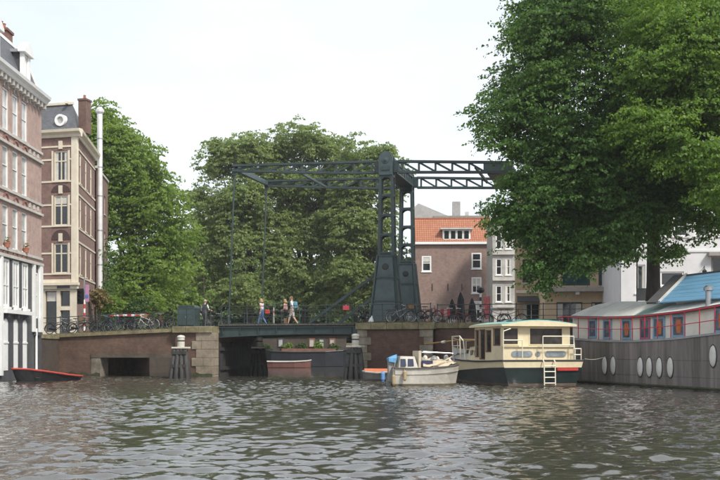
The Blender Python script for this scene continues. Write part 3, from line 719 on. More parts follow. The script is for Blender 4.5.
MB(TS).box(.85, 9.7, .84, 1.05, 20.82, 21.0).build('roof_trim', CREAM, ro)
oc = MB(); rg = []
for k in range(21):
    th = 2 * math.pi * k / 20; rg.append([(-1.5 + q * math.cos(th), y, 19.45 + q * math.sin(th)) for q, y in ((.28, .05), (.46, .05), (.46, .7), (.28, .7))])
oc.T = TF; oc.loft(rg, closed=True); oc = oc.build('round_window', WHITE, ro)
q = MB(TF); q.prism([(-1.5 + .3 * math.cos(a), 19.45 + .3 * math.sin(a)) for a in np.linspace(0, 6.2832, 18)[:-1]], 'xz', .16, .2); q.build('pane', CURTAIN, oc)
c = MB(TF); c.box(-.75, -.08, 1.5, 2.3, 18.7, 21.25); c.box(-.8, -.03, 1.45, 2.35, 21.25, 21.4); c.build('chimney', brick('chimney_brick_dark', (.17, .08, .06), (.2, .1, .08), (.16, .14, .12)), ro)
q = MB(TF); q.lathe([(.12, 0), (.1, .35)], 8, (-.42, 1.9, 21.4)); q.build('chimney_pot', MATS['terracotta'], ro)
# flue
fx = 10.2
fl = MB(TS); fl.lathe([(.23, 6.9), (.23, 22.2)], 14, (fx, -.35, 0)); fl = fl.build('flue_pipe', mat('flue_steel', (.74, .74, .73), .45, .12, 1.2, metal=.35, stain=.15), h2, smooth=False)
q = MB(TS); q.lathe([(.26, 22.2), (.36, 22.35), (.38, 22.55), (.26, 22.65), (.22, 22.75)], 14, (fx, -.35, 0)); q.build('flue_cap', MATS['flue_steel'], fl)
for z in (9, 12, 15, 17.5, 20): q = MB(TS); q.lathe([(.25, z), (.25, z + .08)], 14, (fx, -.35, 0)); q.box(fx - .04, fx + .04, -.2, .1, z, z + .06); q.build('flue_bracket', STEEL, fl)

# narrow rear building beside the flue
h3 = thing('rear_house', P(RT(-21.8, 77, 0) @ TS, 9.75, -.1, 0), SA, 'plain brick rear building behind the silver flue, ivy at its foot', 'house')
hh = [(2.2, 3.1, z, z + 1.7) for z in (7.5, 10.8, 14.1)] + [(5.2, 6.1, z, z + 1.7) for z in (7.5, 10.8, 14.1)]
wall_sheet(h3, T0, 0, 7.8, 2.4, 17.4, hh, DB)
for h in hh: window(h3, T0, h, WHITE, DARKGLASS, (), (.5,), sill=STONEW)
MB().box(.002, 7.8, .25, 7, 2.4, 17.35).build('house_body', DB, h3)
MB().box(-.02, 7.9, -.1, 7, 17.4, 17.6).build('parapet_cap', STONEW, h3)

# ---------------------------------------------------------------- brick house with orange tiled roof, far right of the towers
BB = brick('brown_brick', (0.235, 0.145, 0.12), (0.295, 0.19, 0.158), (0.31, 0.265, 0.24), stain=.35)
TILE, n_, l_, p_ = _nodes('orange_roof_tiles')
t_ = n_.new('ShaderNodeTexCoord'); br = n_.new('ShaderNodeTexBrick'); sx_ = n_.new('ShaderNodeSeparateXYZ'); cx_ = n_.new('ShaderNodeCombineXYZ')
l_.new(t_.outputs['Object'], sx_.inputs[0]); l_.new(sx_.outputs['X'], cx_.inputs['X']); l_.new(sx_.outputs['Z'], cx_.inputs['Y']); l_.new(cx_.outputs[0], br.inputs['Vector'])
br.offset = 0; br.inputs['Scale'].default_value = 1; br.inputs['Brick Width'].default_value = .26; br.inputs['Row Height'].default_value = .27; br.inputs['Mortar Size'].default_value = .03
br.inputs['Color1'].default_value = (.42, .175, .095, 1); br.inputs['Color2'].default_value = (.34, .135, .075, 1); br.inputs['Mortar'].default_value = (.20, .07, .04, 1)
l_.new(br.outputs['Color'], p_.inputs['Base Color']); p_.inputs['Roughness'].default_value = .8; MATS['tile'] = TILE
h4 = thing('brick_house', (6.1, 115, 0), R(-2), 'brown brick house with bright orange tiled roof behind the far tower', 'house')
ww = [(6.7, 7.85, z0, z1) for z0, z1 in ((10.9, 12.75), (8.1, 9.95), (5.1, 7.2))] + [(1.0, 2.1, z0, z1) for z0, z1 in ((10.6, 12.4),)]
wall_sheet(h4, T0, 0, 9.2, 2.5, 13.75, ww, BB)
for h in ww: window(h4, T0, h, WHITE, DARKGLASS, (.5,) if h[2] < 10 else (), (.55,), fw=.16, rec=.0, sill=WHITE, bars=.1)
MB().box(.002, 9.198, .26, 8, 2.5, 13.7).build('house_body', BB, h4)
for x in (2.2, 4.0, 5.6):
    for z in (5.4, 8.4): MB().box(x - .04, x + .04, -.06, -.002, z, z + .8).build('wall_anchor', BLACK, h4)
MB().box(-.1, 9.3, -.35, .1, 13.72, 14.0).build('eaves_gutter', WHITE, h4)
r_ = MB(); r_.add([(-.05, -.3, 14.0), (9.1, -.3, 14.0), (9.1, 3.6, 17.15), (-.05, 3.6, 17.15), (-.05, 7.5, 14.0), (9.1, 7.5, 14.0), (-.05, 3.6, 16.95), (9.1, 3.6, 16.95)],
    [(0, 1, 2, 3), (3, 2, 5, 4), (0, 3, 4), (1, 5, 2)]); r_ = r_.build('tiled_roof', TILE, h4)
for k in range(18): q = MB(); q.tube([(-.05 + k * .51, 3.6, 17.15), (-.05 + k * .51 + .49, 3.6, 17.17)], .12, 8); q.build('ridge_tile', mat('ridge_clay', (.30, .11, .06), .8, .25, 4), r_)
for x in (-.17, 9.12): MB().prism([(-.5, 13.8), (-.3, 14.25), (3.6, 17.45), (7.6, 14.2), (7.6, 13.8)], 'yz', x, x + .22).build('gable_parapet', WHITE, h4)
d_ = MB(); d_.box(3.4, 6.6, .15, 2.8, 14.15, 15.45); d_ = d_.build('dormer', WHITE, h4)
MB().box(3.15, 6.85, -.25, 2.9, 15.45, 15.62).build('dormer_roof', STONEW, d_)
for k in range(4): window(d_, RT(0, .13, 0), (3.5 + k * .76, 4.2 + k * .76, 14.28, 15.38), WHITE, DARKGLASS, fw=.08, rec=-.06)

# grey block seen over the orange roof
GP = mat('pale_grey_render', (.40, .39, .375), .85, .12, 1.5, stain=.25)
h5 = thing('apartment_block', (7.4, 142, 0), R(-2), 'pale grey apartment block peeping over the orange roof', 'apartment block')
MB().prism([(0, 2.5), (11.8, 2.5), (11.8, 20.2), (9, 20.2), (5.6, 20.4), (3.2, 21.4), (0.9, 22.4), (0, 21.6)], 'xz', 0, 9).build('wall', GP, h5)
MB().box(5.8, 6.9, 1.2, 2.2, 19, 22.8).build('chimney', mat('chimney_render', (.33, .32, .31), .9, .15, 3), h5)
MB().box(3.0, 11.9, -.2, .3, 20.35, 20.6).build('parapet', mat('parapet_grey', (.26, .25, .24), .8, .2, 3), h5)
for x in (7.6, 9.6):
    q = MB(); q.box(x, x + .5, 1, 1.5, 20.6, 21.3); q.build('roof_vent', STONEW, h5)
for x in (1.2, 3.4): window(h5, T0, (x, x + 1, 18.0, 19.6), WHITE, DARKGLASS, (.5,), rec=-.09)

# narrow pale facade with bays
h6 = thing('town_house', at(492.5, 104)[:2] + (0,), R(-3), 'narrow pale grey town house squeezed beside the orange roofed house', 'house')
PG = mat('pale_facade', (.42, .41, .38), .75, .12, 2, stain=.3)
ww = [(x, x + .62, z, z + 1.7) for x in (.35, 1.35) for z in (3.6, 6.6, 9.4, 12.1)]
wall_sheet(h6, T0, 0, 2.3, 2.5, 14.8, ww, PG)
for h in ww: window(h6, T0, h, WHITE, DARKGLASS, (), (.5,), sill=WHITE, fw=.1, rec=.04)
MB().box(.002, 2.298, .25, 8, 2.5, 14.8).build('house_body', PG, h6)
for z in (6.0, 8.8, 11.5): MB().box(0, 2.3, -.25, -.002, z, z + .18).build('balcony_ledge', STONEW, h6)
MB().prism([(-.1, 14.8), (2.4, 14.8), (2.4, 15.2), (1.15, 16.4), (-.1, 15.2)], 'xz', -.15, 8).build('gable', PG, h6)
MB().box(2.31, 2.85, .1, 8, 2.5, 15).build('party_wall', BB, h6)

# tan house with awning
TAN = mat('tan_render', (.44, .33, .215), .8, .12, 1.2, stain=.15)
h7 = thing('tan_house', at(516, 86)[:2] + (0,), R(-8), 'tan rendered house with dark awning, half hidden by hanging foliage', 'house')
ww = [(x, x + .8, z, z + 2.0) for x in (.55, 1.9) for z in (7.4, 10.4, 13.4)] + [(.5, 2.9, 3.1, 5.6)]
wall_sheet(h7, T0, 0, 3.2, 2.5, 16.5, ww, TAN)
for h in ww: window(h7, T0, h, WHITE if h[2] < 4 else GREEN, DARKGLASS, (.33, .66) if h[2] < 4 else (), (.6,), sill=STONEW)
MB().box(.002, 3.198, .25, 8, 2.5, 16.5).build('house_body', TAN, h7)
MB().box(-.1, 3.3, -.4, .2, 16.5, 16.8).build('cornice', CREAM, h7)
MB().prism([(-.01, 6.25), (-1.2, 5.75), (-1.2, 5.65), (-.01, 6.12)], 'yz', .1, 3.1).build('awning', mat('awning_cloth', (.035, .035, .04), .8, .2, 3), h7)
MB().box(0, 3.2, -.08, -.002, 6.5, 6.75).build('cream_band', CREAM, h7)

# cream house with teal glazing
h8 = thing('cream_house', at(545, 79)[:2] + (0,), R(-6), 'cream plastered house with teal glazed bays behind the big tree', 'house')
CR = mat('cream_plaster', (.52, .40, .26), .8, .1, 1.2, stain=.12)
TEAL = glass('teal_glass', (.018, .055, .058), .05)
ww = [(x0, x1, z, z + 2.9) for z in (6.7, 10.0, 13.3) for x0, x1 in ((1.35, 3.5), (4.15, 5.15))] + [(.9, 2.9, 3.1, 5.4), (3.6, 5.4, 3.1, 5.4)]
wall_sheet(h8, T0, 0, 6.3, 2.5, 17.2, ww, CR)
for h in ww: window(h8, T0, h, mat('teal_frame', (.03, .07, .07), .5, .2, 3), TEAL if h[2] > 6 else DARKGLASS, (.5,) if h[1] - h[0] > 1.5 else (), (.42,), rec=.1)
MB().box(.002, 6.298, .25, 8, 2.5, 17.2).build('house_body', CR, h8)
for z in (6.2, 9.62, 12.92): MB().box(-.2, 6.4, -.85, -.002, z, z + .34).build('balcony_slab', mat('slab_concrete', (.33, .31, .28), .85, .15, 2, stain=.3), h8)
for z in (6.55,):
    for x in np.linspace(.2, 6.2, 7): q = MB(); q.tube([(x, -.78, z), (x, -.78, z + 1.0)], .02, 6); q.build('balcony_post', BLACK, h8)
    q = MB(); q.tube([(.2, -.78, z + 1), (6.2, -.78, z + 1)], .022, 6); q.build('balcony_rail', BLACK, h8)
for x in (2.3, 5.4): MB().box(x, x + .3, -.75, -.3, 5.95, 6.19).build('slab_bracket', STONEW, h8)
q = MB(); q.tube([(6.1, -.12, 2.6), (6.1, -.12, 17)], .06, 8); q.build('downpipe', BLACK, h8)

# white house
h9 = thing('white_house', at(621, 70)[:2] + (0,), R(-5), 'white plastered house behind the large tree and the blue roof', 'house')
WP = mat('white_plaster', (.66, .66, .665), .75, .06, 1.0, stain=.10)
ww = [(x, x + 1.0, z, z + 1.75) for x in (2.2, 3.6, 5.05, 6.5, 7.9) for z in (9.55, 12.9)] + [(1.0, 1.65, 5.6, 7.6), (2.7, 4.3, 6.1, 7.1), (6.15, 7.6, 3.2, 8.1)]
wall_sheet(h9, T0, 0, 14, 2.5, 17, ww, WP)
for h in ww:
    if h[0] == 6.15: window(h9, T0, h, mat('porch_stone', (.30, .28, .26), .8, .15, 2), DARKGLASS, (.45,), (.7,), rec=.12, fw=.16)
    else: window(h9, T0, h, WHITE, DARKGLASS, (), (.4,) if h[2] > 9 else (), sill=WHITE, fw=.1, rec=.06)
MB().box(.002, 14, .25, 9, 2.5, 17).build('house_body', WP, h9)
MB().box(0, 14, -.07, -.002, 8.45, 8.6).build('string_course', WP, h9)
MB().box(5.9, 7.9, -.5, -.002, 8.15, 8.4).build('porch_lintel', MATS['porch_stone'], h9)
MB().box(-.1, 14, -.3, .1, 17, 17.3).build('cornice', WHITE, h9)
lm = MB(); lm.tube([(5.6, -.02, 7.3), (5.6, -.35, 7.45), (5.6, -.38, 7.25)], .025, 6); lm.lathe([(.10, 0), (.17, .3), (.06, .42), (.02, .5)], 6, (5.6, -.38, 6.8)); lm.build('wall_lantern', BLACK, h9)
# ================================================================== trees
BARK = mat('bark', (.045, .038, .030), .9, .4, 3, bump=.9, stretch=(2, 2, .5), bscale=9)
def vnoise(P_, seed, f):
    """cheap smooth 3-D noise in numpy (sum of sines)"""
    rng = np.random.default_rng(seed); s = np.zeros(len(P_))
    for k in range(9):
        d = rng.normal(size=3); d /= np.linalg.norm(d); s += np.sin(P_ @ (d * f * rng.uniform(.6, 1.6)) + rng.uniform(0, 7))
    return s / 3.0
def leaves_mesh(name, C, N, size, rng, mtl, spread, per):
    """C: clump centres (n,3), N: outward direction per clump; every clump is a spray of 'per' small folded leaves"""
    n = len(C); c = np.repeat(C, per, 0); o = np.repeat(N, per, 0)
    d = rng.normal(size=c.shape); d /= np.linalg.norm(d, axis=1)[:, None] + 1e-9
    r_ = rng.random((len(c), 1)) ** .5
    hz_ = N * np.array([1, 1, .25]) + rng.normal(size=N.shape) * .35; hz_[:, 2] *= .4; hz_ /= np.linalg.norm(hz_, axis=1)[:, None] + 1e-9
    h_ = np.repeat(hz_, per, 0); s2 = np.cross(h_, np.array([0, 0, 1.0])); s2 /= np.linalg.norm(s2, axis=1)[:, None] + 1e-9
    tt = rng.uniform(-.35, 1.0, (len(c), 1)); ww_ = rng.normal(size=(len(c), 1)) * .42 * (1.1 - .6 * np.abs(tt))
    P_ = c + h_ * tt * spread * 1.35 + s2 * ww_ * spread + d * spread * .14; P_[:, 2] -= (tt[:, 0] ** 2) * spread * .5      # a flat spray bending down at its tip
    ax = h_ * .6 + rng.normal(size=c.shape) * .55 + np.array([0, 0, -.5]); ax /= np.linalg.norm(ax, axis=1)[:, None]
    nr = rng.normal(size=c.shape) * .6 + o * .75 + np.array([0, 0, .45]); sd_ = np.cross(ax, nr); sd_ /= np.linalg.norm(sd_, axis=1)[:, None] + 1e-9
    s = size * rng.uniform(.6, 1.35, (len(c), 1))
    up_ = np.cross(sd_, ax)
    a = P_ - ax * s * .5; b = P_ + sd_ * s * .33 + up_ * s * .08; e = P_ + ax * s * .55; f = P_ - sd_ * s * .33 + up_ * s * .08
    co = np.stack([a, b, e, f], 1).reshape(-1, 3); q = np.arange(len(co)).reshape(-1, 4)
    me = bpy.data.meshes.new(name); me.vertices.add(len(co)); me.vertices.foreach_set('co', co.ravel().astype(np.float32))
    me.loops.add(q.size); me.loops.foreach_set('vertex_index', q.ravel()); me.polygons.add(len(q)); me.polygons.foreach_set('loop_start', np.arange(len(q)) * 4)
    me.materials.append(mtl); me.update(); return me
def crown_points(lobes, n, rng, seed, gap=-.15, f=1.1, shell=.55, sub=13, subr=.56, twig=.05, twl=.85):
    """every lobe is broken into smaller boughs spread over it, so the outline is uneven and light falls between them"""
    fine = []
    for l in lobes:
        if sub: 
            for k in range(sub):
                d = rng.normal(size=3); d /= np.linalg.norm(d); q = rng.uniform(.35, 1.0); r_ = subr * rng.uniform(.65, 1.3)
                fine.append((l[0] + d[0] * l[3] * q * .72, l[1] + d[1] * l[4] * q * .72, l[2] + d[2] * l[5] * q * .72, l[3] * r_, l[4] * r_, max(l[5], l[3] * .55) * r_ * .95))
        else: fine.append(l)
    lobes = fine
    pts = []; nrm = []; vol = np.array([l[3] * l[4] * l[5] for l in lobes]) ** .7; vol /= vol.sum()
    for l, wv in zip(lobes, vol):
        k = int(n * wv * 1.5) + 2
        d = rng.normal(size=(k, 3)); d /= np.linalg.norm(d, axis=1)[:, None]
        rad = shell + (1 - shell) * rng.random(k) ** .7
        far = rng.random(k) < .10; rad = np.where(far, rad * rng.uniform(1.02, 1.22, k), rad)
        p = np.array(l[:3]) + d * rad[:, None] * np.array(l[3:6]); pts.append(p); nrm.append(d)
    p = np.concatenate(pts); d = np.concatenate(nrm)
    if twig:                       # sprays reaching out beyond the mass and drooping at their tips
        i = rng.permutation(len(p))[:int(len(p) * twig)]; b0 = p[i]; dr = d[i] * np.array([1, 1, .35]) + rng.normal(size=(len(i), 3)) * .25; L = rng.uniform(.35, 1.0, (len(i), 1)) * twl
        for q in (.35, .65, .95): p = np.concatenate([p, b0 + dr * L * q - np.array([0, 0, .35]) * L * q * q]); d = np.concatenate([d, d[i]])
    keep = vnoise(p, seed, f) > gap
    p = p[keep]; d = d[keep]; i = rng.permutation(len(p))[:n]
    return p[i], d[i]
def tree(name, base, h, tr, lobes, n, per, size, spread, mtl, label, seed, gap=-.15, group=None, limbs=9, fork=.3, f=1.1, lean=(0, 0), shell=.55, name2='crown'):
    """trunk with limbs running out to the lobes + a crown of leaf sprays; lobes in tree-local metres"""
    rng = np.random.default_rng(seed); rd = random.Random(seed)
    t = thing(name, base, 0, label, 'tree', group)
    b = MB(); zf = h * fork
    tp = [(0, 0, -.1), (lean[0] * .2, lean[1] * .2, zf * .3), (lean[0] * .6, lean[1] * .6, zf), (lean[0], lean[1], h * .62), (lean[0] * 1.2, lean[1] * 1.2, h * .9)]
    b.tube(tp, [tr * 1.35, tr, tr * .8, tr * .45, tr * .1], 12)
    tr_o = b.build('trunk', BARK, t, smooth=True)
    for k in range(limbs):
        l = lobes[k % len(lobes)]; z0 = zf * rd.uniform(.75, 1.0) + (h * .35) * (k / max(1, limbs)) * .8
        s0 = Vector((lean[0] * .6, lean[1] * .6, z0)); e = Vector((l[0] + rd.uniform(-.5, .5) * l[3], l[1] + rd.uniform(-.5, .5) * l[4], l[2] + rd.uniform(-.2, .6) * l[5]))
        mid = s0.lerp(e, .45) + Vector((0, 0, rd.uniform(-.1, .12) * (e - s0).length))
        q = MB(); q.tube([s0, mid, s0.lerp(e, .78) + Vector((0, 0, .2)), e], [tr * .42, tr * .26, tr * .14, tr * .04], 7); q.build('limb', BARK, tr_o, smooth=True)
    C, N = crown_points(lobes, n, rng, seed, gap, f, shell)
    link(name2, leaves_mesh(name2, C, N, size, rng, mtl, spread, per), t)
    return t

L_DARK = leafmat('elm_leaf', (.044, .108, .028), (.128, .225, .056), .5)
L_MID = leafmat('maple_leaf', (.094, .180, .036), (.195, .31, .066), .54)
L_POP = leafmat('poplar_leaf', (.150, .210, .075), (.265, .335, .130), .55)
L_YEL = leafmat('lime_leaf', (.130, .215, .044), (.235, .335, .078), .52)
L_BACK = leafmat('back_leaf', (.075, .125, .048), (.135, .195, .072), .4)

# big elm on the right quay
bx, by = 15.4, 52.5
def lob(px, py, Y, rx, ry, rz, b=(bx, by)):
    p = at(px, Y, py); return (p[0] - b[0], p[1] - b[1], p[2] - 3.05, rx, ry, rz)
lobes = [lob(px, py, Y, rx, rx * 1.1, rz) for px, py, Y, rx, rz in (
    (538, 20, 50.5, 2.4, 2.0), (575, 40, 51, 3.4, 2.8), (540, 75, 50, 2.8, 2.0), (522, 112, 50, 2.2, 1.7), (536, 143, 50, 2.5, 1.6), (560, 150, 49, 3.2, 2.4), (528, 184, 49.5, 1.7, .9),
    (506, 210, 49.5, 1.3, .7), (548, 200, 49, 2.6, 1.7), (520, 226, 49.5, 1.6, 1.0), (548, 246, 49, 1.9, 1.6), (540, 276, 49, 1.2, .9), (572, 262, 49, 1.4, 1.0), (600, 200, 50, 3.0, 2.2), (590, 240, 48.8, 1.9, 1.2),
    (619, 165, 50, 3.2, 2.4), (640, 215, 49.5, 2.6, 1.6), (620, 248, 49, 1.5, .9), (690, 190, 50, 2.8, 1.8), (665, 165, 50, 3, 2.2), (630, 100, 50, 4.2, 3.6), (700, 110, 52, 3.8, 3.4), (600, -30, 52, 4.2, 3.2), (680, -20, 53, 4.6, 4),
    (560, 5, 51, 2.8, 2.2), (665, 252, 49.5, 1.0, .8), (710, 222, 49.5, 1.6, .9))]
tree('elm_tree', (bx, by, 3.05), 20, .36, lobes, 27000, 11, .155, .36, L_DARK, 'huge dark green elm overhanging the cream boat and grey houseboat', 21, gap=-.8, limbs=22, fork=.36, f=2.2, shell=.35)
bx, by = 22.5, 47.5
lobes = [lob(690, 40, 46, 3.2, 3.2, 2.4, (bx, by)), lob(725, 100, 46, 3.2, 3, 2.2, (bx, by)), lob(660, 70, 46, 2.6, 2.6, 1.6, (bx, by)), lob(650, 125, 45.5, 2.2, 2.4, 1.4, (bx, by)),
         lob(700, 150, 45.5, 2.6, 2.6, 1.5, (bx, by)), lob(735, 20, 47, 4, 4, 3, (bx, by)), lob(655, 20, 46.5, 2.4, 2.6, 1.7, (bx, by)), lob(770, 60, 47, 4, 4, 4, (bx, by)), lob(740, 195, 45.5, 2, 2, 1.1, (bx, by))]
tree('maple_tree', (bx, by, 3.05), 19, .34, lobes, 12000, 11, .15, .38, L_MID, 'lighter green leafy tree at the upper edge in front of the white house', 22, gap=-.8, limbs=10, fork=.3, f=2.2, shell=.4)

# tree behind the corner house
bx, by = -23.0, 101
LB = (bx, by)
lobes = [lob(103, 140, 100, 2.5, 3, 4.2, LB), lob(130, 165, 100, 3.6, 3.5, 3.6, LB), lob(112, 200, 100, 3.6, 3.5, 4, LB), lob(150, 205, 100, 3.8, 3.5, 3.6, LB), lob(160, 250, 99, 4.0, 3.5, 3.2, LB),
         lob(125, 260, 99, 3.6, 3.5, 3.4, LB), lob(175, 235, 100, 2.4, 3, 2.6, LB), lob(145, 292, 98, 4, 3, 1.8, LB), lob(103, 122, 100, 2.0, 2.2, 2.4, LB), lob(92, 135, 100, 2.2, 2.2, 2.6, LB), lob(118, 140, 100, 2.6, 2.6, 2.6, LB), lob(92, 165, 100, 2.4, 2.4, 2.6, LB), lob(138, 185, 100, 3.2, 3, 3, LB)]
tree('lime_tree', (bx, by, 2.6), 23, .38, lobes, 9000, 12, .27, .52, L_YEL, 'bright green tree rising behind the corner house and flue', 31, gap=-1.0, limbs=12, fork=.28, f=1.6)
bx, by = -17.5, 112
LB = (bx, by)
lobes = [lob(178, 285, 110, 2.6, 2.5, 3, LB), lob(192, 300, 110, 2.2, 2.2, 2.2, LB), lob(170, 305, 109, 2.2, 2.2, 1.6, LB)]
tree('young_lime_tree', (bx, by, 2.6), 9, .16, lobes, 900, 12, .32, .55, L_YEL, 'small yellow green tree beside the bright tree over the dark cabinet', 32, gap=-.5, limbs=6, fork=.3, f=.9)

# poplars behind the bridge
def poplar(pxs, base_px, Y, label, seed, lobspec, n):
    LB = ((base_px - 360) / 1000 * Y, Y)
    lobes = [lob(px, py, Y + dy, rx * 1.15, rx * 1.15, rz * 1.15, LB) for px, py, dy, rx, rz in lobspec]
    tree('poplar_tree', (LB[0], LB[1], 2.6), 24, .40, lobes, n, 13, .30, .56, L_POP, label, seed, gap=-.55, group='poplars behind the drawbridge', limbs=14, fork=.25, f=1.7, shell=.45)
poplar(None, 250, 118, 'tall poplar beneath the free end of the balance beams', 41,
       [(225, 160, 0, 2.6, 2.2), (250, 148, 0, 3.0, 2.2), (215, 200, 0, 2.6, 2.4), (245, 195, -1, 3.2, 2.8), (210, 235, 0, 2.2, 2.2), (235, 245, -1, 3.2, 2.8), (262, 225, 0, 2.6, 3), (205, 275, 0, 2.4, 2.4), (240, 285, -2, 3.4, 2.4), (200, 195, 0, 1.4, 1.4), (222, 145, 0, 1.8, 1.2), (268, 175, 0, 2.4, 2.4), (272, 250, 0, 2.6, 2.4), (228, 220, 0, 3, 2.4)], 7000)
poplar(None, 305, 121, 'tallest central poplar between the beams and the near tower', 42,
       [(300, 140, 0, 3.4, 2.2), (275, 145, 0, 2.4, 1.9), (325, 142, 0, 2.6, 1.9), (300, 180, 0, 3.4, 2.8), (330, 190, 0, 3.0, 2.6), (282, 215, 0, 2.4, 3), (315, 230, -1, 3.0, 2.8), (340, 245, -1, 2.6, 2.6), (295, 270, -2, 3.4, 2.4), (330, 285, -2, 3.2, 2.4), (285, 180, 0, 2.4, 2.4), (345, 165, 0, 2.6, 2.2), (310, 205, 0, 3, 2.6)], 7200)
poplar(None, 366, 117, 'poplar standing directly behind the near tower', 43,
       [(360, 150, 0, 2.8, 2.0), (385, 158, 0, 2.0, 1.6), (350, 185, 0, 2.6, 2.4), (378, 195, 0, 2.6, 2.6), (360, 225, -1, 3.0, 2.6), (385, 240, 0, 2.0, 2.6), (350, 268, -1, 2.8, 2.4), (372, 285, -1, 2.6, 2.4), (395, 180, 0, 1.4, 1.8), (340, 210, 0, 2.4, 2.4), (368, 175, 0, 2.6, 2.2)], 5600)
# dark wood behind them, reads as one mass
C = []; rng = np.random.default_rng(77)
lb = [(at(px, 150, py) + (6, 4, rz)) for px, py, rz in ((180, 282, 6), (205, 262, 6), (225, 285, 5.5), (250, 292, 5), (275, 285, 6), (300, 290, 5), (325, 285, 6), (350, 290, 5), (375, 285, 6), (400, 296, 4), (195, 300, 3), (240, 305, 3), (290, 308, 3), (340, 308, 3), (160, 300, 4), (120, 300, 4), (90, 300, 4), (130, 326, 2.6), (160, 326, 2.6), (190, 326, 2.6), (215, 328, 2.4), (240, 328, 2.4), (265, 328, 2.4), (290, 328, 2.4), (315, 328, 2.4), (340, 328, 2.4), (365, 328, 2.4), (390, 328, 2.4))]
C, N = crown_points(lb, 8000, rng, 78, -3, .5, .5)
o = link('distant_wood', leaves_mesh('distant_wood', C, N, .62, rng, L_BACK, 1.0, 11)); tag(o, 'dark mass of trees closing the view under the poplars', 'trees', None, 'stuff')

# shrubs and ivy behind the bicycles
def shrub(px, py, Y, rx, rz, n, mtl, label, seed, size=.16):
    rng = np.random.default_rng(seed); p = at(px, Y, py); t = thing('shrub', (p[0], p[1], 2.6), 0, label, 'shrub', 'shrubs behind the bicycles')
    z = p[2] - 2.6; b = MB()
    for k in range(5): b.tube([(random.uniform(-.3, .3) * rx, 0, -.05), (random.uniform(-.6, .6) * rx, random.uniform(-.3, .3), z)], [.05, .02], 6)
    b.build('stems', BARK, t)
    ls = [(random.uniform(-.5, .5) * rx, random.uniform(-.4, .4), z + random.uniform(-.3, .3) * rz, rx * .62, .9, rz * .7) for k in range(5)]
    C, N = crown_points(ls, n, rng, seed, -.5, 1.8, .5); link('foliage', leaves_mesh('foliage', C, N, size, rng, mtl, .3, 10), t)
L_IVY = leafmat('ivy_leaf', (.030, .070, .016), (.085, .15, .03), .3)
L_DRY = leafmat('dry_leaf', (.13, .11, .04), (.24, .19, .07), .3)
rng = np.random.default_rng(63); k = 260
C = np.stack([-20 + rng.random(k) * 5.5, np.full(k, 107.4), .3 + rng.random(k) * 2.6], 1); N = np.tile(np.array([.1, -.8, .1]), (k, 1))
o = link('creeper', leaves_mesh('creeper', C, N, .22, rng, L_YEL, .4, 10)); tag(o, 'green creeper on the distant quay wall seen through the low span', 'creeper', None, 'stuff')
shrub(113, 303, 84, 1.3, 1.3, 420, L_YEL, 'bright green shrub at the foot of the flue', 51)
shrub(98, 297, 83, .75, 1.1, 260, L_DRY, 'yellowing shrub beside the corner house', 52)
shrub(132, 306, 86, 1.4, 1.0, 380, L_IVY, 'darker shrub behind the striped barrier', 53)
shrub(150, 302, 90, 1.5, 1.3, 380, L_YEL, 'light green shrub left of the dark green cabinet', 54)
rng = np.random.default_rng(61); k = 650
Ti = RT(-21.8, 77, 0) @ TS; xx = 10.2 + rng.random(k) * 7.2; zz = 2.6 + rng.random(k) ** 1.4 * (9.5 - 4.5 * np.abs(np.sin(xx * .9)))
C = np.array([tuple(Ti @ Vector((x, -.3 - random.random() * .25, z))) for x, z in zip(xx, zz)]); N = np.tile(np.array([.7, -.5, .1]), (k, 1))
o = link('ivy', leaves_mesh('ivy', C, N, .2, rng, L_IVY, .36, 10)); tag(o, 'ivy climbing the rear building beside the flue', 'ivy', None, 'stuff')
# ================================================================== boats
def interp(x, xs, ys): return float(np.interp(x, xs, ys))
def hull_mesh(stations, mats_row, closed_stern=True):
    """stations: list of [(x, half_breadth, z), ...] from keel to sheer, stern first; both sides lofted, transom closed"""
    b = MB(); rings = []
    for st in stations: rings.append([(x, h, z) for x, h, z in st[::-1]] + [(x, -h, z) for x, h, z in st])
    k = len(stations[0]); row = [mats_row[i] for i in range(k - 2, -1, -1)] + [0] + [mats_row[i] for i in range(k - 1)]
    b.loft([r_[::-1] for r_ in rings], mats=row[::-1])
    if closed_stern:                     # transom in bands, so its paint follows the side bands
        st = stations[0]
        for i in range(k - 1):
            (x0, h0, z0), (x1, h1, z1) = st[i], st[i + 1]
            b.add([(x0, h0, z0), (x0, -h0, z0), (x1, -h1, z1), (x1, h1, z1)], [(0, 1, 2, 3)], mats_row[i])
    return b
def deck_mesh(stations, drop=0.02):
    b = MB(); L = [(st[-1][0], st[-1][1] - .02, st[-1][2] - drop) for st in stations]; Rr = [(x, -h, z) for x, h, z in L]
    b.loft([[l_, r_] for l_, r_ in zip(L, Rr)]); return b
def rail_path(stations, dz=0.0, off=0.02):
    L = [(st[-1][0], st[-1][1] + off, st[-1][2] + dz) for st in stations]; return L + [(x, -y, z) for x, y, z in L[::-1]]

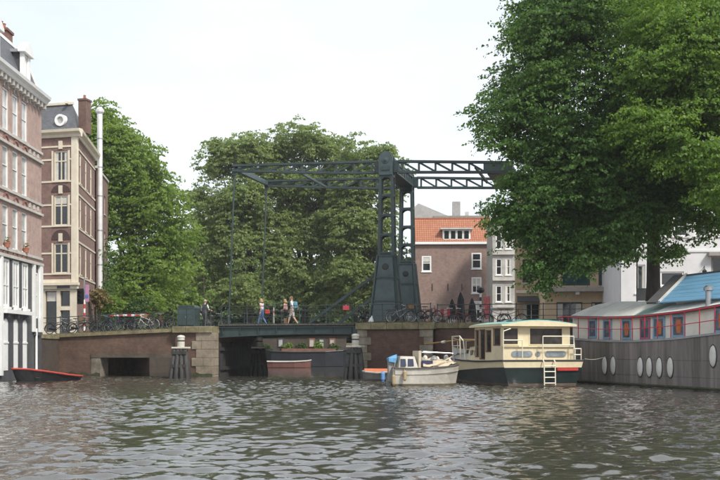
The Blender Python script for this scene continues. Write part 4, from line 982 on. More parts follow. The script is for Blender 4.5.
YC = mat('yacht_cream', (.66, .57, .38), .42, .08, 2.0, stain=.15); NAVY = mat('yacht_navy', (.012, .021, .022), .3, .3, 1.5, stain=.1)
YBOOT = mat('yacht_boot_top', (.10, .07, .05), .8, .4, 4); TURQ = mat('yacht_turquoise', (.20, .42, .37), .5, .15, 2, stain=.2)
WOODR = mat('yacht_mahogany', (.13, .045, .022), .4, .3, 3, stretch=(1, 1, .3)); YWIN = glass('boat_window', (.05, .045, .042), .05, .6, 2)
yv = (-.25, .968); yacht = thing('cabin_cruiser', (8.3, 45.2, 0), math.atan2(yv[1], yv[0]), 'cream and navy cabin cruiser with turquoise roof and stern ladder', 'boat')
xs = [0, 1.5, 3, 5, 6.5, 7.8, 8.8, 9.5, 9.9, 10.05]
hs = [1.98, 2.05, 2.08, 2.05, 1.93, 1.65, 1.22, .70, .28, .04]; hwl = [1.62, 1.75, 1.82, 1.75, 1.55, 1.15, .72, .36, .12, .02]
zs_ = [1.16, 1.12, 1.10, 1.12, 1.16, 1.23, 1.32, 1.40, 1.46, 1.48]; zb_ = [.86, .82, .76, .66, .60, .58, .62, .70, .76, .78]
stn = []
for i, x in enumerate(xs):
    def sx(z): return x - (0.75 * max(0, (1.4 - z) / 1.9) if x > 9 else 0) - (0.10 * (1.2 - z) if x == 0 else 0) * -1
    hb = lambda z: hwl[i] + (hs[i] - hwl[i]) * max(0, min(1, (z - .0) / 1.2)) ** .8
    zz = [-.5, .02, .14, zb_[i], zs_[i]]
    stn.append([(sx(-.5), hwl[i] * .5, -.5)] + [(sx(z), hb(z), z) for z in zz[1:]])
hull_mesh(stn, [1, 2, 1, 0]).build('hull', [YC, NAVY, YBOOT], yacht, smooth=False)
deck_mesh(stn).build('deck', mat('deck_grey', (.40, .38, .33), .8, .15, 3), yacht)
q = MB(); q.tube(rail_path(stn, .02, .03) + [rail_path(stn, .02, .03)[0]], .045, 6); q.build('rub_rail', mat('rub_black', (.02, .02, .02), .6), yacht)
q = MB(); q.tube([(st[3][0], st[3][1] + .015, st[3][2]) for st in stn], .02, 5); q.tube([(st[3][0], -st[3][1] - .015, st[3][2]) for st in stn], .02, 5); q.build('paint_line', BLACK, yacht)

def house_wall(par, T, x0, x1, z0, z1, holes, m, pane, name, th=.05, frame=None):
    w_ = wall_sheet(par, T, x0, x1, z0, z1, holes, m, th, name)
    for h in holes:
        MB(T).box(h[0] + .002, h[1] - .002, th * .5, th * .5 + .01, h[2] + .002, h[3] - .002).build('pane', pane, w_)
        f = MB(T); e = .045
        for a, b_, c, d in ((h[0] - e, h[0], h[2] - e, h[3] + e), (h[1], h[1] + e, h[2] - e, h[3] + e), (h[0], h[1], h[2] - e, h[2]), (h[0], h[1], h[3], h[3] + e)): f.box(a, b_, -.018, -.001, c, d)
        f.build('window_trim', frame or m, w_)
    return w_
Xa, Xf, yp, ys_ = .65, 4.15, 1.72, 1.62
TA = Matrix.Translation((Xa, 0, 0)) @ Matrix.Rotation(-math.pi / 2, 4, 'Z')       # aft wall: x_local = -y_boat, outward = -x_boat
house_wall(yacht, TA, -yp, ys_, 1.80, 2.74, [(-1.66, -.98, 1.92, 2.64), (-.38, 1.22, 1.92, 2.64)], YC, YWIN, 'aft_wall')
TP = Matrix.Translation((Xf, yp, 0)) @ Matrix.Rotation(math.pi, 4, 'Z')           # port wall
house_wall(yacht, TP, 0, Xf - Xa, 1.08, 2.742, [(.14, .52, 1.35, 2.58), (.72, 1.32, 1.25, 2.6), (1.5, 2.1, 1.6, 2.55), (2.45, 3.2, 1.9, 2.62)], YC, YWIN, 'port_wall', frame=WOODR)
TSb = Matrix.Translation((Xa, -ys_, 0))
house_wall(yacht, TSb, 0, Xf - Xa, 1.08, 2.742, [(.3, 1.5, 1.9, 2.6), (1.8, 3.2, 1.9, 2.6)], YC, YWIN, 'starboard_wall')
TFw = Matrix.Translation((Xf, 0, 0)) @ Matrix.Rotation(math.pi / 2, 4, 'Z')
house_wall(yacht, TFw, -ys_, yp, 1.08, 2.742, [(-1.4, -.1, 1.9, 2.6), (.1, 1.5, 1.9, 2.6)], YC, YWIN, 'front_wall', frame=WOODR)
# aft trunk with oval lights
tk = MB(); tk.box(.42, .66, -1.66, 1.76, 1.10, 1.80); tk = tk.build('aft_trunk', YC, yacht)
MB().box(.34, .66, -1.72, 1.82, 1.79, 1.845).build('trunk_ledge', YC, tk)
def stadium(cy, cz, w_, h_, n=8):
    r_ = h_ / 2; a = w_ / 2 - r_
    return [(cy + a + r_ * math.cos(t_), cz + r_ * math.sin(t_)) for t_ in np.linspace(-math.pi / 2, math.pi / 2, n)] + [(cy - a + r_ * math.cos(t_), cz + r_ * math.sin(t_)) for t_ in np.linspace(math.pi / 2, 3 * math.pi / 2, n)]
PL = mat('window_chrome', (.5, .5, .5), .3, .1, 4, metal=.7)
for cy, w_ in ((.88, 1.05), (-.78, 1.05), (.10, .26)):
    q = MB(); q.prism(stadium(cy, 1.47, w_, .30 if w_ > .5 else .255), 'yz', .40, .43); q = q.build('oval_light', PL, tk)
    q2 = MB(); q2.prism(stadium(cy, 1.47, w_ - .09, .22 if w_ > .5 else .17), 'yz', .392, .401); q2.build('pane', glass('pale_port_glass', (.22, .25, .27), .06, .4, 3), q)
# roof with camber
rfm = MB(); rings = []
for x in (Xa - .35, Xa - .2, 1.8, 3.0, Xf + .1, Xf + .3):
    e = .0 if Xa - .3 < x < Xf + .2 else -.05
    rings.append([(x, yp + .18, 2.74)] + [(x, y, 2.86 + e + .17 * (1 - (y / 1.9) ** 2) + .012 * math.sin(3 * x + 2 * y)) for y in np.linspace(yp + .18, -ys_ - .18, 9)] + [(x, -ys_ - .18, 2.74)])
rfm.loft(rings, closed=True, cap0=True, cap1=True, mats=[0] + [1] * 8 + [0, 0]); rfm.build('roof', [YC, TURQ], yacht)
cv = MB(); cv.loft([[(x, y, 2.885 + .17 * (1 - (y / 1.9) ** 2) + .05 * random.random()) for y in np.linspace(1.2, -1.1, 8)] for x in np.linspace(Xa - .1, 2.2, 6)]); cv.build('roof_tarpaulin', mat('blue_tarp', (.16, .36, .44), .45, .4, 3, bump=.4), yacht)
# forward trunk
fk = MB(); fk.loft([[(4.15, 1.35, 1.08), (4.15, 1.25, 1.92), (4.15, -1.25, 1.92), (4.15, -1.35, 1.08)], [(7.3, .95, 1.14), (7.1, .85, 1.80), (7.1, -.85, 1.80), (7.3, -.95, 1.14)]], closed=True, cap1=True); fk = fk.build('fore_trunk', YC, yacht)
MB().loft([[(4.12, 1.3, 1.925), (4.12, -1.3, 1.925)], [(7.15, .9, 1.81), (7.15, -.9, 1.81)]]).build('fore_trunk_top', TURQ, fk)
for x in (4.6, 5.4, 6.2): MB().beam((x, 1.29 - (x - 4.15) * .13, 1.52), (x + .5, 1.29 - (x + .5 - 4.15) * .13, 1.50), .05, .26).build('side_light', YWIN, fk)
# rails
YT = mat('rail_cream', (.68, .63, .50), .4, .06, 3)
rl = MB(); pth = [(5.6, 1.97, 2.35), (7.6, 1.65, 2.35), (8.8, 1.2, 2.30), (9.6, .62, 2.2), (9.95, 0, 2.15), (9.6, -.62, 2.2), (8.8, -1.2, 2.3), (7.6, -1.65, 2.35), (5.6, -1.97, 2.35)]
rl.tube(pth, .032, 6); rl.tube([(x, y * .99, z - .48) for x, y, z in pth], .022, 6)
for x, y, z in pth: rl.tube([(x, y * .97, interp(x, xs, zs_)), (x, y, z)], .026, 6)
rl.tube([(5.6, 1.97, 2.35), (5.0, 1.99, 2.1), (4.7, 2.0, 1.12)], .032, 6); rl.build('bow_rail', YT, yacht)
dg = MB(); dg.loft([[(x, y * .985, interp(x, xs, zs_) + .02), (x, y * .99, z - .5)] for x, y, z in pth[1:5]]); dg.build('bow_dodger', WHITE, yacht)
def frame_rail(pts, posts, name='stern_rail'):
    b = MB()
    for pl in pts: b.tube(pl, .026, 6)
    for p0, p1 in posts: b.tube([p0, p1], .024, 6)
    return b.build(name, YT, yacht)
frame_rail([[(.12, 1.9, 2.1), (.12, .98, 2.1)]], [((.12, 1.9, 1.12), (.12, 1.9, 2.5)), ((.12, .98, 1.12), (.12, .98, 2.1)), ((.12, 1.9, 2.5), (.12, 1.55, 2.62))])
frame_rail([[(.12, -.02, 2.28), (.12, -1.55, 2.28), (.12, -1.58, 1.75)], [(.12, -.02, 1.88), (.12, -1.55, 1.88)]], [((.12, -.02, 1.12), (.12, -.02, 2.28)), ((.12, -1.55, 1.12), (.12, -1.55, 2.28))])
frame_rail([[(.2, -1.62, 1.72), (.15, -1.93, 1.72), (1.5, -2.0, 1.7)], [(.2, -1.62, 1.44), (.15, -1.93, 1.44)]], [((.15, -1.93, 1.12), (.15, -1.93, 1.74)), ((.2, -1.66, 1.12), (.2, -1.66, 1.72))])
ld = MB()
for y in (.04, -.50): ld.tube([(-.02, y, 1.22), (-.14, y, 1.10), (-.17, y, .06)], .030, 6)
for z in (.16, .42, .68, .94): ld.tube([(-.16, .04, z), (-.16, -.50, z)], .026, 6)
ld.build('stern_ladder', YT, yacht)
MB().box(-.03, .09, -1.70, -.66, .72, .84).build('name_board', mat('red_board', (.45, .035, .03), .45, .15, 3), yacht)
ms = MB(); ms.tube([(5.0, .3, 2.12), (8.6, .7, 2.2), (12.6, 1.5, 1.98)], [.05, .05, .035], 8); ms = ms.build('lowered_mast', mat('mast_varnish', (.40, .22, .06), .4, .2, 2), yacht)
ms2 = MB(); ms2.tube([(10.4, 1.06, 2.10), (10.7, 1.12, 2.08)], .075, 8); ms2.build('mast_band', WHITE, ms)
for k, x in enumerate((8.0, 9.0)):
    f = MB(); f.lathe([(.04, 0), (.13, .1), (.14, .4), (.05, .52)], 8, (x, interp(x, xs, hs) + .14, .55)); f.tube([(x, interp(x, xs, hs) + .14, 1.05), (x, interp(x, xs, hs) + .02, interp(x, xs, zs_))], .012, 5); f.build('fender', mat('old_fender', (.33, .25, .14), .7, .25, 4), yacht)

# ---------------------------------------------------------------- long grey houseboat
BO = Vector((14.15, 39.3, 0)); ba = Vector((-.28, .96, 0)); bb = Vector((.96, .28, 0))
barge = thing('houseboat', tuple(BO), math.atan2(ba.y, ba.x), 'long grey steel houseboat with cream cabin and bright red railing', 'houseboat')
# local x = towards the bow (a), local y = left of heading, so inboard (b) is -y
def boff(a, z=1.0): return (max(0, a - 12.6) / 3.2) ** 2.4 * 1.5 + max(0, (1.6 - z)) * .03 + (max(0, 1.5 - z) * .28 * max(0, (a - 12) / 3.8))
def bpt(a, b_, z): return (a, -b_, z)
def gun(a): return interp(a, [-8, 0, 3, 6.4, 9, 11.7, 14, 15.8], [2.75, 2.32, 2.14, 2.05, 2.09, 2.2, 2.36, 2.52])
HULL = mat('houseboat_steel', (.20, .178, .168), .7, .38, 1.3, bump=.25, stain=.65, stretch=(2.2, 2.2, .16))
HULL2 = mat('houseboat_core', (.05, .047, .045), .8, .2, 2)
AA = np.linspace(-8, 15.8, 40)
hu = MB(); hu.loft([[bpt(a, boff(a, z) + .03, z) for z in (-.6, .3, 1.2, gun(a) - .02)] for a in AA]); hu.loft([[bpt(a, 5.2 - boff(a, z), z) for z in (-.6, .3, 1.2, gun(a) - .02)] for a in AA])
hu.loft([[bpt(a, boff(a, 2) + .03, gun(a) - .03), bpt(a, 5.2 - boff(a, 2), gun(a) - .03)] for a in AA]); hu.build('hull', HULL2, barge)
rows = [(-.3, .52), (.53, 1.22), (1.23, None)]
for k, (a0, a1) in enumerate(zip(np.arange(-8, 15.5, 1.33), np.arange(-8, 15.5, 1.33) + 1.33)):
    a1 = min(a1, 15.8)
    for z0, z1 in rows:
        j = random.uniform(0, .012); b = MB(); rg = []
        for a in np.linspace(a0 + .006, a1 - .006, 3):
            zt = z1 if z1 is not None else gun(a) - .05
            rg.append([bpt(a, boff(a, z0) + .028, z0), bpt(a, boff(a, zt) + .028, zt), bpt(a, boff(a, zt) - j, zt), bpt(a, boff(a, z0) - j, z0)])
        b.loft(rg, closed=True, cap0=True, cap1=True); b.build('hull_plate', HULL, barge)
MUD = mat('waterline_weed', (.06, .06, .035), .9, .5, 5, bump=.5)
q = MB(); q.tube([bpt(a, boff(a, .1) - .02, .10) for a in AA], .06, 6); q.build('waterline_strake', MUD, barge)
q = MB()
for a, a2 in zip(AA[:-1], AA[1:]): q.beam(bpt(a, boff(a, 2) + .06, gun(a)), bpt(a2 + .01, boff(a2, 2) + .06, gun(a2)), .22, .09)
q.build('gunwale', mat('gunwale_paint', (.30, .32, .34), .6, .2, 2, stain=.3), barge)
OVAL = mat('oval_white', (.62, .61, .56), .5, .08, 4, stain=.1)
for px, zc in ((604.5, .92), (613, .92), (640, .90), (649, .90), (659, .90), (670, .92), (713, 1.42), (735, 1.5)):
    a = ray_line(px, BO, ba); b = MB(); rg = []
    for rr_, dp in ((1.0, .0), (.92, .035), (.6, .06), (.1, .07)):
        rg.append([bpt(a + .215 * rr_ * math.cos(t_), boff(a, zc) - .012 - dp, zc + .43 * rr_ * math.sin(t_)) for t_ in np.linspace(0, 2 * math.pi, 19)[:-1]])
    b.loft(rg, closed=True, cap1=True); oc_ = b.build('oval_cover', OVAL, barge, smooth=True)
    q = MB(); q.tube([bpt(a + .235 * math.cos(t_), boff(a, zc) - .014, zc + .455 * math.sin(t_)) for t_ in np.linspace(0, 2 * math.pi, 21)], .02, 5); q.build('oval_rim', HULL2, oc_)
# cabin
CW = mat('cabin_cream', (.80, .77, .68), .6, .08, 2.5, stain=.12)
def ctop(a): return gun(a) + interp(a, [-8, 0, 6, 12, 16], [1.25, 1.16, 1.13, 1.12, 1.0])
def cb_(a): return boff(a, 2) + .5
CA = np.linspace(-8, 13.0, 29)
cbm = MB(); cbm.loft([[bpt(a, cb_(a) + .05, gun(a) - .02), bpt(a, cb_(a) + .05, ctop(a))] for a in CA]); cbm.loft([[bpt(a, 4.7 - boff(a, 2), gun(a) - .02), bpt(a, 4.7 - boff(a, 2), ctop(a))] for a in CA])
cbm.loft([[bpt(13.0, cb_(13.0) + .05, gun(13.0) - .02), bpt(13.0, cb_(13.0) + .05, ctop(13.0))], [bpt(13.0, 4.7 - boff(13.0), gun(13.0) - .02), bpt(13.0, 4.7 - boff(13.0), ctop(13.0))]])
cbm = cbm.build('cabin', CW, barge)
BLUEF = mat('window_blue', (.24, .40, .54), .5, .12, 3); PINK = mat('window_pink', (.42, .13, .22), .5, .12, 3)
CB = BO + bb * .5
for k, px in enumerate((592, 607, 626, 644.5, 658.5, 678, 721, 742)):
    a = ray_line(px, CB, ba); z0 = gun(a) + .08; z1 = ctop(a) - .10; hw2 = .40 if px < 650 else .46
    Tw = Matrix.Translation((a, -cb_(a) - .05, 0)) @ Matrix.Rotation(math.pi, 4, 'Z')
    d = .09
    f = MB(Tw); f.box(-hw2, -hw2 + d, -.05, .02, z0, z1); f.box(hw2 - d, hw2, -.05, .02, z0, z1); f.box(-hw2 + d, hw2 - d, -.05, .02, z0, z0 + d); f.box(-hw2 + d, hw2 - d, -.05, .02, z1 - d, z1)
    f = f.build('cabin_window', PINK if k == 3 else BLUEF, cbm)
    MB(Tw).box(-hw2 + d, hw2 - d, -.012, .012, z0 + d, z1 - d).build('pane', glass('cabin_glass', (.10, .14, .17), .06, .4, 3), f)
    if k in (2, 4, 5, 6): q = MB(Tw); q.prism([(-.14, z0 + .18), (.14, z0 + .18), (.2, z0 + .5), (.16, z1 - .2), (-.16, z1 - .2), (-.2, z0 + .5)], 'xz', -.03, -.013); q.build('curtain', mat('orange_curtain', (.55, .17, .07), .8, .25, 6), f)
    elif k in (0, 1): q = MB(Tw); q.box(-.13, .13, -.03, -.013, z0 + .3, z1 - .25); q.build('curtain', mat('grey_curtain', (.16, .16, .2), .8, .25, 6), f)
# cambered roof in panels
RG = mat('roof_felt', (.62, .62, .58), .8, .15, 1.5, stain=.25); RG2 = mat('roof_green', (.24, .34, .31), .8, .2, 2, stain=.3); EDGE = mat('roof_edge', (.06, .058, .06), .7, .2, 3)
for k, (a0, a1) in enumerate(zip(CA[:-1:2], CA[2::2])):
    rg = []
    for a in np.linspace(a0 + .012, a1 - .012, 3):
        wd = 4.9 - 2 * boff(a, 2) - .25; y0 = cb_(a) - .12
        prof = [(y0, ctop(a) - .05)] + [(y0 + wd * t_, ctop(a) + .035 + .80 * math.sin(math.pi * min(.62, t_) / 1.24)) for t_ in np.linspace(0, 1, 7)] + [(y0 + wd, ctop(a) - .05)]
        rg.append([bpt(a, y, z) for y, z in prof])
    b = MB(); b.loft(rg, closed=True, cap0=True, cap1=True, mats=[1] + [0] * 6 + [1, 1]); b.build('roof_panel', [RG2 if k in (4, 9) else RG, EDGE], cbm)
q = MB(); q.tube([bpt(a, cb_(a) - .14, ctop(a) - .0) for a in CA], .06, 6); q.build('roof_rim', EDGE, cbm)
# red railing
REDR = mat('red_rail', (.50, .030, .055), .45, .12, 3); rail_n = 25
RAa = np.linspace(-7.6, 15.6, 24)
rb = MB()
for hgt, r_ in ((1.10, .034), (.56, .02)): rb.tube([bpt(a, boff(a, 2) + .10, gun(a) + hgt * interp(a, [0, 13, 15.6], [1, 1, .85])) for a in np.linspace(-7.6, 15.8, 40)] + ([bpt(15.82, 2.9, gun(15.8) + hgt * .85)]), r_, 6)
rb = rb.build('railing', REDR, barge)
for a in RAa: q = MB(); q.tube([bpt(a, boff(a, 2) + .10, gun(a)), bpt(a, boff(a, 2) + .10, gun(a) + 1.10 * interp(a, [0, 13, 15.6], [1, 1, .85]))], .024, 6); q.build('railing_post', REDR, rb)
# blue roofed deckhouse
BLU = mat('blue_boards', (.13, .29, .43), .55, .14, 2.0, stretch=(.4, 3, 3), stain=.15)
dh = MB(); dh.box(-6.0, 5.2, -4.3, -1.5, 2.3, 3.95); dh = dh.build('deckhouse', CW, barge)
nb = 7
for k in range(nb):
    t0, t1 = k / nb, (k + 1) / nb - .012
    f = lambda t_, a: (a, -(.75 + 2.45 * t_), 3.74 + 1.36 * t_)
    b = MB(); aL = lambda t_: 5.6 + 1.5 * t_
    vs = [f(t0, -6.4), f(t0, aL(t0)), f(t1, aL(t1)), f(t1, -6.4)]; b.add(vs + [(x, y, z + .045) for x, y, z in vs], [(0, 1, 2, 3), (7, 6, 5, 4), (0, 4, 5, 1), (1, 5, 6, 2), (2, 6, 7, 3), (3, 7, 4, 0)]); b.build('roof_board', BLU, dh)
vs = MB(); vs.beam((5.72, -.72, 3.77), (7.3, -3.2, 5.16), .75, .10, (0, 0, 1)); vs.build('verge_board', mat('verge_dark', (.07, .068, .07), .7, .2, 3), dh)
q = MB(); q.beam((5.36, -.74, 3.80), (6.92, -3.22, 5.2), .09, .13); q.build('verge_trim', STONEW, dh)
q = MB(); q.beam((-6.4, -3.24, 5.14), (7.1, -3.24, 5.14), .2, .1); q.build('ridge_board', EDGE, dh)
MB().add([(-6.4, -3.2, 5.08), (7.1, -3.2, 5.08), (6.0, -4.5, 4.0), (-6.4, -4.5, 4.0), (-6.4, -3.2, 5.04), (7.1, -3.2, 5.04), (6.0, -4.5, 3.96), (-6.4, -4.5, 3.96)], [(0, 1, 2, 3), (7, 6, 5, 4), (0, 4, 5, 1), (2, 6, 7, 3)]).build('back_roof', EDGE, dh)
q = MB(); q.lathe([(.12, 0), (.12, .62), (.2, .66), (.2, .78), (.1, .86)], 12, (1.6, -.62, 3.45)); q.build('roof_vent', STEEL, barge)
MB().box(.1, .3, -1.36, -1.34, 4.17, 4.40).build('blue_plate', mat('plate_blue', (.04, .08, .35), .4, .1, 3), dh)
q = MB(); q.tube([bpt(14.0, 2.6, 3.62), bpt(8.5, 1.9, 3.80)], .05, 8); q.build('pole', mat('yellow_pole', (.52, .42, .17), .5, .2, 3), barge)
MB().box(3.4, 4.4, -1.75, -1.35, 3.55, 3.70).build('folded_cloth', mat('teal_cloth', (.06, .22, .20), .8, .3, 5, bump=.5), barge)
q = MB(); q.box(14.2, 14.6, -2.2, -1.8, 2.42, 2.95); q.build('bow_locker', mat('orange_locker', (.55, .30, .16), .6, .2, 3), barge)
mr = MB(); mr.tube([(0, 0, 0), (-2.0, 1.2, -.45), (-3.6, 2.1, -.5)], .015, 5)
# mooring line from houseboat to cruiser
p0 = Vector((10.25, 45.6, 1.25)); p1 = BO + ba * 8.7 + bb * 0.02; p1.z = 1.35
q = MB(); q.tube([p0.lerp(p1, t_) - Vector((0, 0, .08 * math.sin(math.pi * t_))) for t_ in np.linspace(0, 1, 9)], .014, 5)
tag(q.build('mooring_rope', mat('rope', (.45, .42, .34), .8, .2, 5)), 'thin mooring rope from the cream cruiser stern to the grey houseboat', 'rope')

# ---------------------------------------------------------------- small white open boat, dinghy
GB = mat('gelcoat_grey', (.52, .49, .43), .55, .14, 2.0, stain=.4); GBW = mat('hull_weed', (.12, .10, .06), .9, .4, 5)
sb = thing('small_motorboat', (2.98, 46.2, 0), R(10), 'weathered white open motorboat with beige covers beside the pier', 'boat')
xs2 = [-1.55, -.9, 0, .8, 1.25, 1.5, 1.62]; h2_ = [.80, .88, .92, .86, .66, .38, .06]; w2_ = [.70, .78, .80, .68, .42, .18, .02]; z2_ = [.84, .82, .84, .90, .95, .98, 1.0]
st2 = [[(x - (.28 if i > 3 else 0), w2_[i] * .55, -.3), (x - (.16 if i > 3 else 0), w2_[i], .02), (x - (.13 if i > 3 else 0), w2_[i] + .02, .12), (x, h2_[i], z2_[i] - .12), (x, h2_[i] + .03, z2_[i])] for i, x in enumerate(xs2)]
hull_mesh(st2, [1, 1, 0, 0]).build('hull', [GB, GBW], sb)
deck_mesh(st2, .28).build('floor', GB, sb)
q = MB(); q.tube(rail_path(st2, 0, .02) + [rail_path(st2, 0, .02)[0]], .035, 6); q.build('rub_rail', mat('rub_brown', (.10, .085, .07), .7), sb)
cu = MB(); cu.loft([[(-1.35, .62, .8), (-1.25, .52, 1.38), (-1.25, -.52, 1.38), (-1.35, -.62, .8)], [(-.45, .7, .8), (-.6, .55, 1.36), (-.6, -.55, 1.36), (-.45, -.7, .8)]], closed=True, cap0=True, cap1=True); cu = cu.build('cuddy', GB, sb)
for x0, x1 in ((-1.26, -1.02), (-.93, -.66)): MB().add([(x0, -.675, .93), (x1, -.69, .93), (x1 - .02, -.60, 1.25), (x0 + .02, -.59, 1.25), (x0, -.65, .93), (x1, -.65, .93), (x1, -.56, 1.25), (x0, -.56, 1.25)], [(0, 1, 2, 3), (0, 4, 5, 1), (1, 5, 6, 2), (2, 6, 7, 3), (3, 7, 4, 0)]).build('cuddy_window', glass('navy_glass', (.03, .035, .07), .08), cu)
MB().box(-.42, -.30, -.62, .62, .8, 1.62).build('windscreen_post', mat('post_cream', (.5, .44, .33), .6, .1, 3), sb)
MB().box(-.28, .22, -.7, -.55, .78, 1.18).build('blue_cushion', mat('navy_cloth', (.035, .04, .085), .85, .3, 6), sb)
rg = []
for i, x in enumerate(np.linspace(-.25, 1.35, 12)):
    rg.append([(x + random.uniform(-.03, .03), y, .85 + (.42 - .12 * abs(x - .4)) * (1 - (y / .85) ** 2) ** .6 + random.uniform(-.05, .05)) for y in np.linspace(.82 - max(0, x - .9) * .5, -.82 + max(0, x - .9) * .5, 10)])
q = MB(); q.loft(rg); q.build('canvas_cover', mat('beige_canvas', (.50, .42, .30), .9, .25, 3, bump=.6), sb, smooth=True)
q = MB(); q.tube([(-.36, -.6, 1.55), (-.2, -.62, 1.58), (1.2, -.6, 1.5), (1.3, -.55, .95)], .025, 6); q.tube([(-.36, .6, 1.55), (1.2, .6, 1.5), (1.3, .55, .95)], .025, 6); q.tube([(.5, -.6, 1.54), (.5, .6, 1.54)], .025, 6); q.tube([(1.2, -.6, 1.5), (1.2, .6, 1.5)], .025, 6); q.build('hood_frame', STEEL, sb)
for k in range(9):
    x = -.2 + k * .19; b = MB(); z0 = 1.12 + .1 * math.sin(k * 2.3); r_ = random.uniform(.08, .15)
    b.loft([[(x + r_ * c_ * math.cos(a) * random.uniform(.7, 1.2), random.uniform(-.1, .1) * 0 - .35 + .09 * (k % 3) * 2 + r_ * c_ * math.sin(a), z0 + h_) for a in np.linspace(0, 6.283, 8)[:-1]] for c_, h_ in ((.8, -.05), (1.1, .06), (.9, .16), (.3, .22))], closed=True, cap0=True, cap1=True)
    b.build('bundle', (mat('bundle_grey', (.3, .3, .29), .8, .3, 5), mat('bundle_cream', (.62, .58, .5), .8, .2, 5), MATS['navy_cloth'])[k % 3], sb)
q = MB(); q.tube([(.3, -.88, .95), (1.1, -.75, 1.35)], .025, 6); q.build('oar', mat('oar_wood', (.55, .45, .3), .6, .15, 4), sb)
q = MB(); q.loft([[(-1.72, .2, 1.15), (-1.72, -.26, 1.12), (-1.42, -.3, 1.08), (-1.36, .2, 1.08)], [(-1.76, .18, 1.26), (-1.74, -.24, 1.30), (-1.38, -.28, 1.28), (-1.32, .16, 1.26)], [(-1.66, .12, 1.33), (-1.62, -.2, 1.32), (-1.36, -.22, 1.37), (-1.30, .1, 1.35)], [(-1.50, .04, 1.40), (-1.48, -.1, 1.41), (-1.33, -.10, 1.46), (-1.30, .02, 1.44)]], closed=True, cap0=True, cap1=True); q.build('motor_cover', mat('blue_cover', (.10, .28, .48), .6, .25, 4, bump=.4), sb)
q = MB(); q.box(-1.72, -1.5, -.14, .14, .2, 1.18); q.box(-1.80, -1.6, -.05, .05, -.4, .3); q.build('outboard_motor', mat('motor_grey', (.25, .25, .24), .5), sb)
for k, (x, y) in enumerate(((-1.62, -.78), (-1.15, -.98))): f = MB(); f.lathe([(.03, 0), (.08, .08), (.08, .42), (.03, .5)], 8, (x, y, .05 + .2 * k)); f.tube([(x, y, .5 + .2 * k), (x, y + .12, .85)], .012, 5); f.build('fender', MATS['old_fender'], sb)
dg_ = thing('dinghy', (1.12, 53.2, 0), R(-20), 'little grey dinghy with orange cover behind the white open boat', 'boat')
xs3 = [-.95, -.7, 0, .7, .95]; st3 = [[(x, h * .6, -.1), (x, h * .9, .12), (x, h, .42 + .08 * abs(x))] for x, h in zip(xs3, (.2, .5, .62, .6, .55))]
hull_mesh(st3, [0, 0], False).build('hull', mat('dinghy_grey', (.13, .13, .12), .6, .2, 3), dg_)
q = MB(); q.loft([[(x, h * .9, .46 + .06 * abs(x)), (x, 0, .66), (x, -h * .9, .46 + .06 * abs(x))] for x, h in zip(xs3, (.15, .5, .62, .6, .5))]); q.build('orange_cover', mat('orange_canvas', (.50, .15, .06), .8, .2, 4, bump=.4), dg_)
q = MB(); q.tube(rail_path(st3, .02, .03) + [rail_path(st3, .02, .03)[0]], .05, 6); q.build('rim_tube', mat('dinghy_rim', (.36, .35, .32), .6, .2, 3), dg_)
q = MB(); q.lathe([(.05, 0), (.11, .1), (.11, .4), (.04, .5)], 8, (.35, -.72, .02)); q.build('blue_fender', mat('fender_blue', (.12, .28, .55), .5, .1, 4), dg_)

# ---------------------------------------------------------------- black boat with red gunwale on the left
e0, e1 = Vector((-17.95, 51.6, 0)), Vector((-15.6, 55.3, 0)); d = e1 - e0
kb = thing('black_rowing_boat', tuple((e0 + e1) / 2), math.atan2(-d.y, -d.x), 'low black boat with bright red gunwale under the striped house', 'boat'); L2 = d.length / 2
xs4 = np.array([-1, -.8, -.4, 0, .4, .75, .93, 1.0]) * L2; hb4 = [.35, .62, .78, .8, .72, .46, .18, .03]; z4 = [.20, .22, .30, .42, .54, .64, .66, .66]
st4 = [[(x - (.55 if x > 0 else -.2) * abs(x / L2) ** 3, h * .55, -.25), (x - (.32 if x > 0 else -.1) * abs(x / L2) ** 3, h * .85, .02), (x, h, z)] for x, h, z in zip(xs4, hb4, z4)]
hull_mesh(st4, [0, 0]).build('hull', mat('tarred_black', (.012, .012, .013), .45, .3, 3), kb)
deck_mesh(st4, .12).build('floor_boards', mat('boat_boards', (.045, .038, .033), .8, .3, 3), kb)
q = MB(); q.tube(rail_path(st4, .02, .02) + [rail_path(st4, .02, .02)[0]], .05, 6); q.build('gunwale', mat('gunwale_red', (.42, .05, .035), .5, .2, 3), kb)
for x in (-.9, .3, 1.1): MB().box(x - .12, x + .12, -.66, .66, .18, .22).build('thwart', MATS['boat_boards'], kb)

# ---------------------------------------------------------------- boats moored beyond the bridge
def far_hull(name, px0, px1, Y, ztop, label, m, cat='boat', bow=.8, wid=1.6, rim=None):
    x0, x1 = at(px0, Y)[0], at(px1, Y)[0]; t = thing(name, ((x0 + x1) / 2, Y, 0), 0, label, cat, 'boats moored beyond the bridge'); L = (x1 - x0) / 2
    xs_ = np.array([-1, -.85, -.4, 0, .4, .8, .95, 1.0]) * L; hb = np.array([.5, .85, 1, 1, 1, .8, .4, .04]) * wid; z = np.array([1.12, 1.0, .95, .95, .97, 1.06, 1.15, 1.2]) * ztop
    st = [[(x, h * .6, -.3), (x, h * .92, .03), (x, h, zz)] for x, h, zz in zip(xs_, hb, z)]
    hull_mesh(st, [1, 0]).build('hull', [m, mat('far_boot', (.08, .03, .025), .8)], t); deck_mesh(st, .1).build('deck', mat('far_deck', (.16, .14, .12), .8, .2, 2), t)
    q = MB(); q.tube(rail_path(st, .02, .02), .06, 6); q.build('rim', rim or WHITE, t); return t
t = far_hull('barge', 266, 352, 98, 1.45, 'long navy barge moored beyond the bridge passage', mat('far_navy', (.02, .024, .032), .5, .3, 1.5), rim=BLACK, wid=1.9)
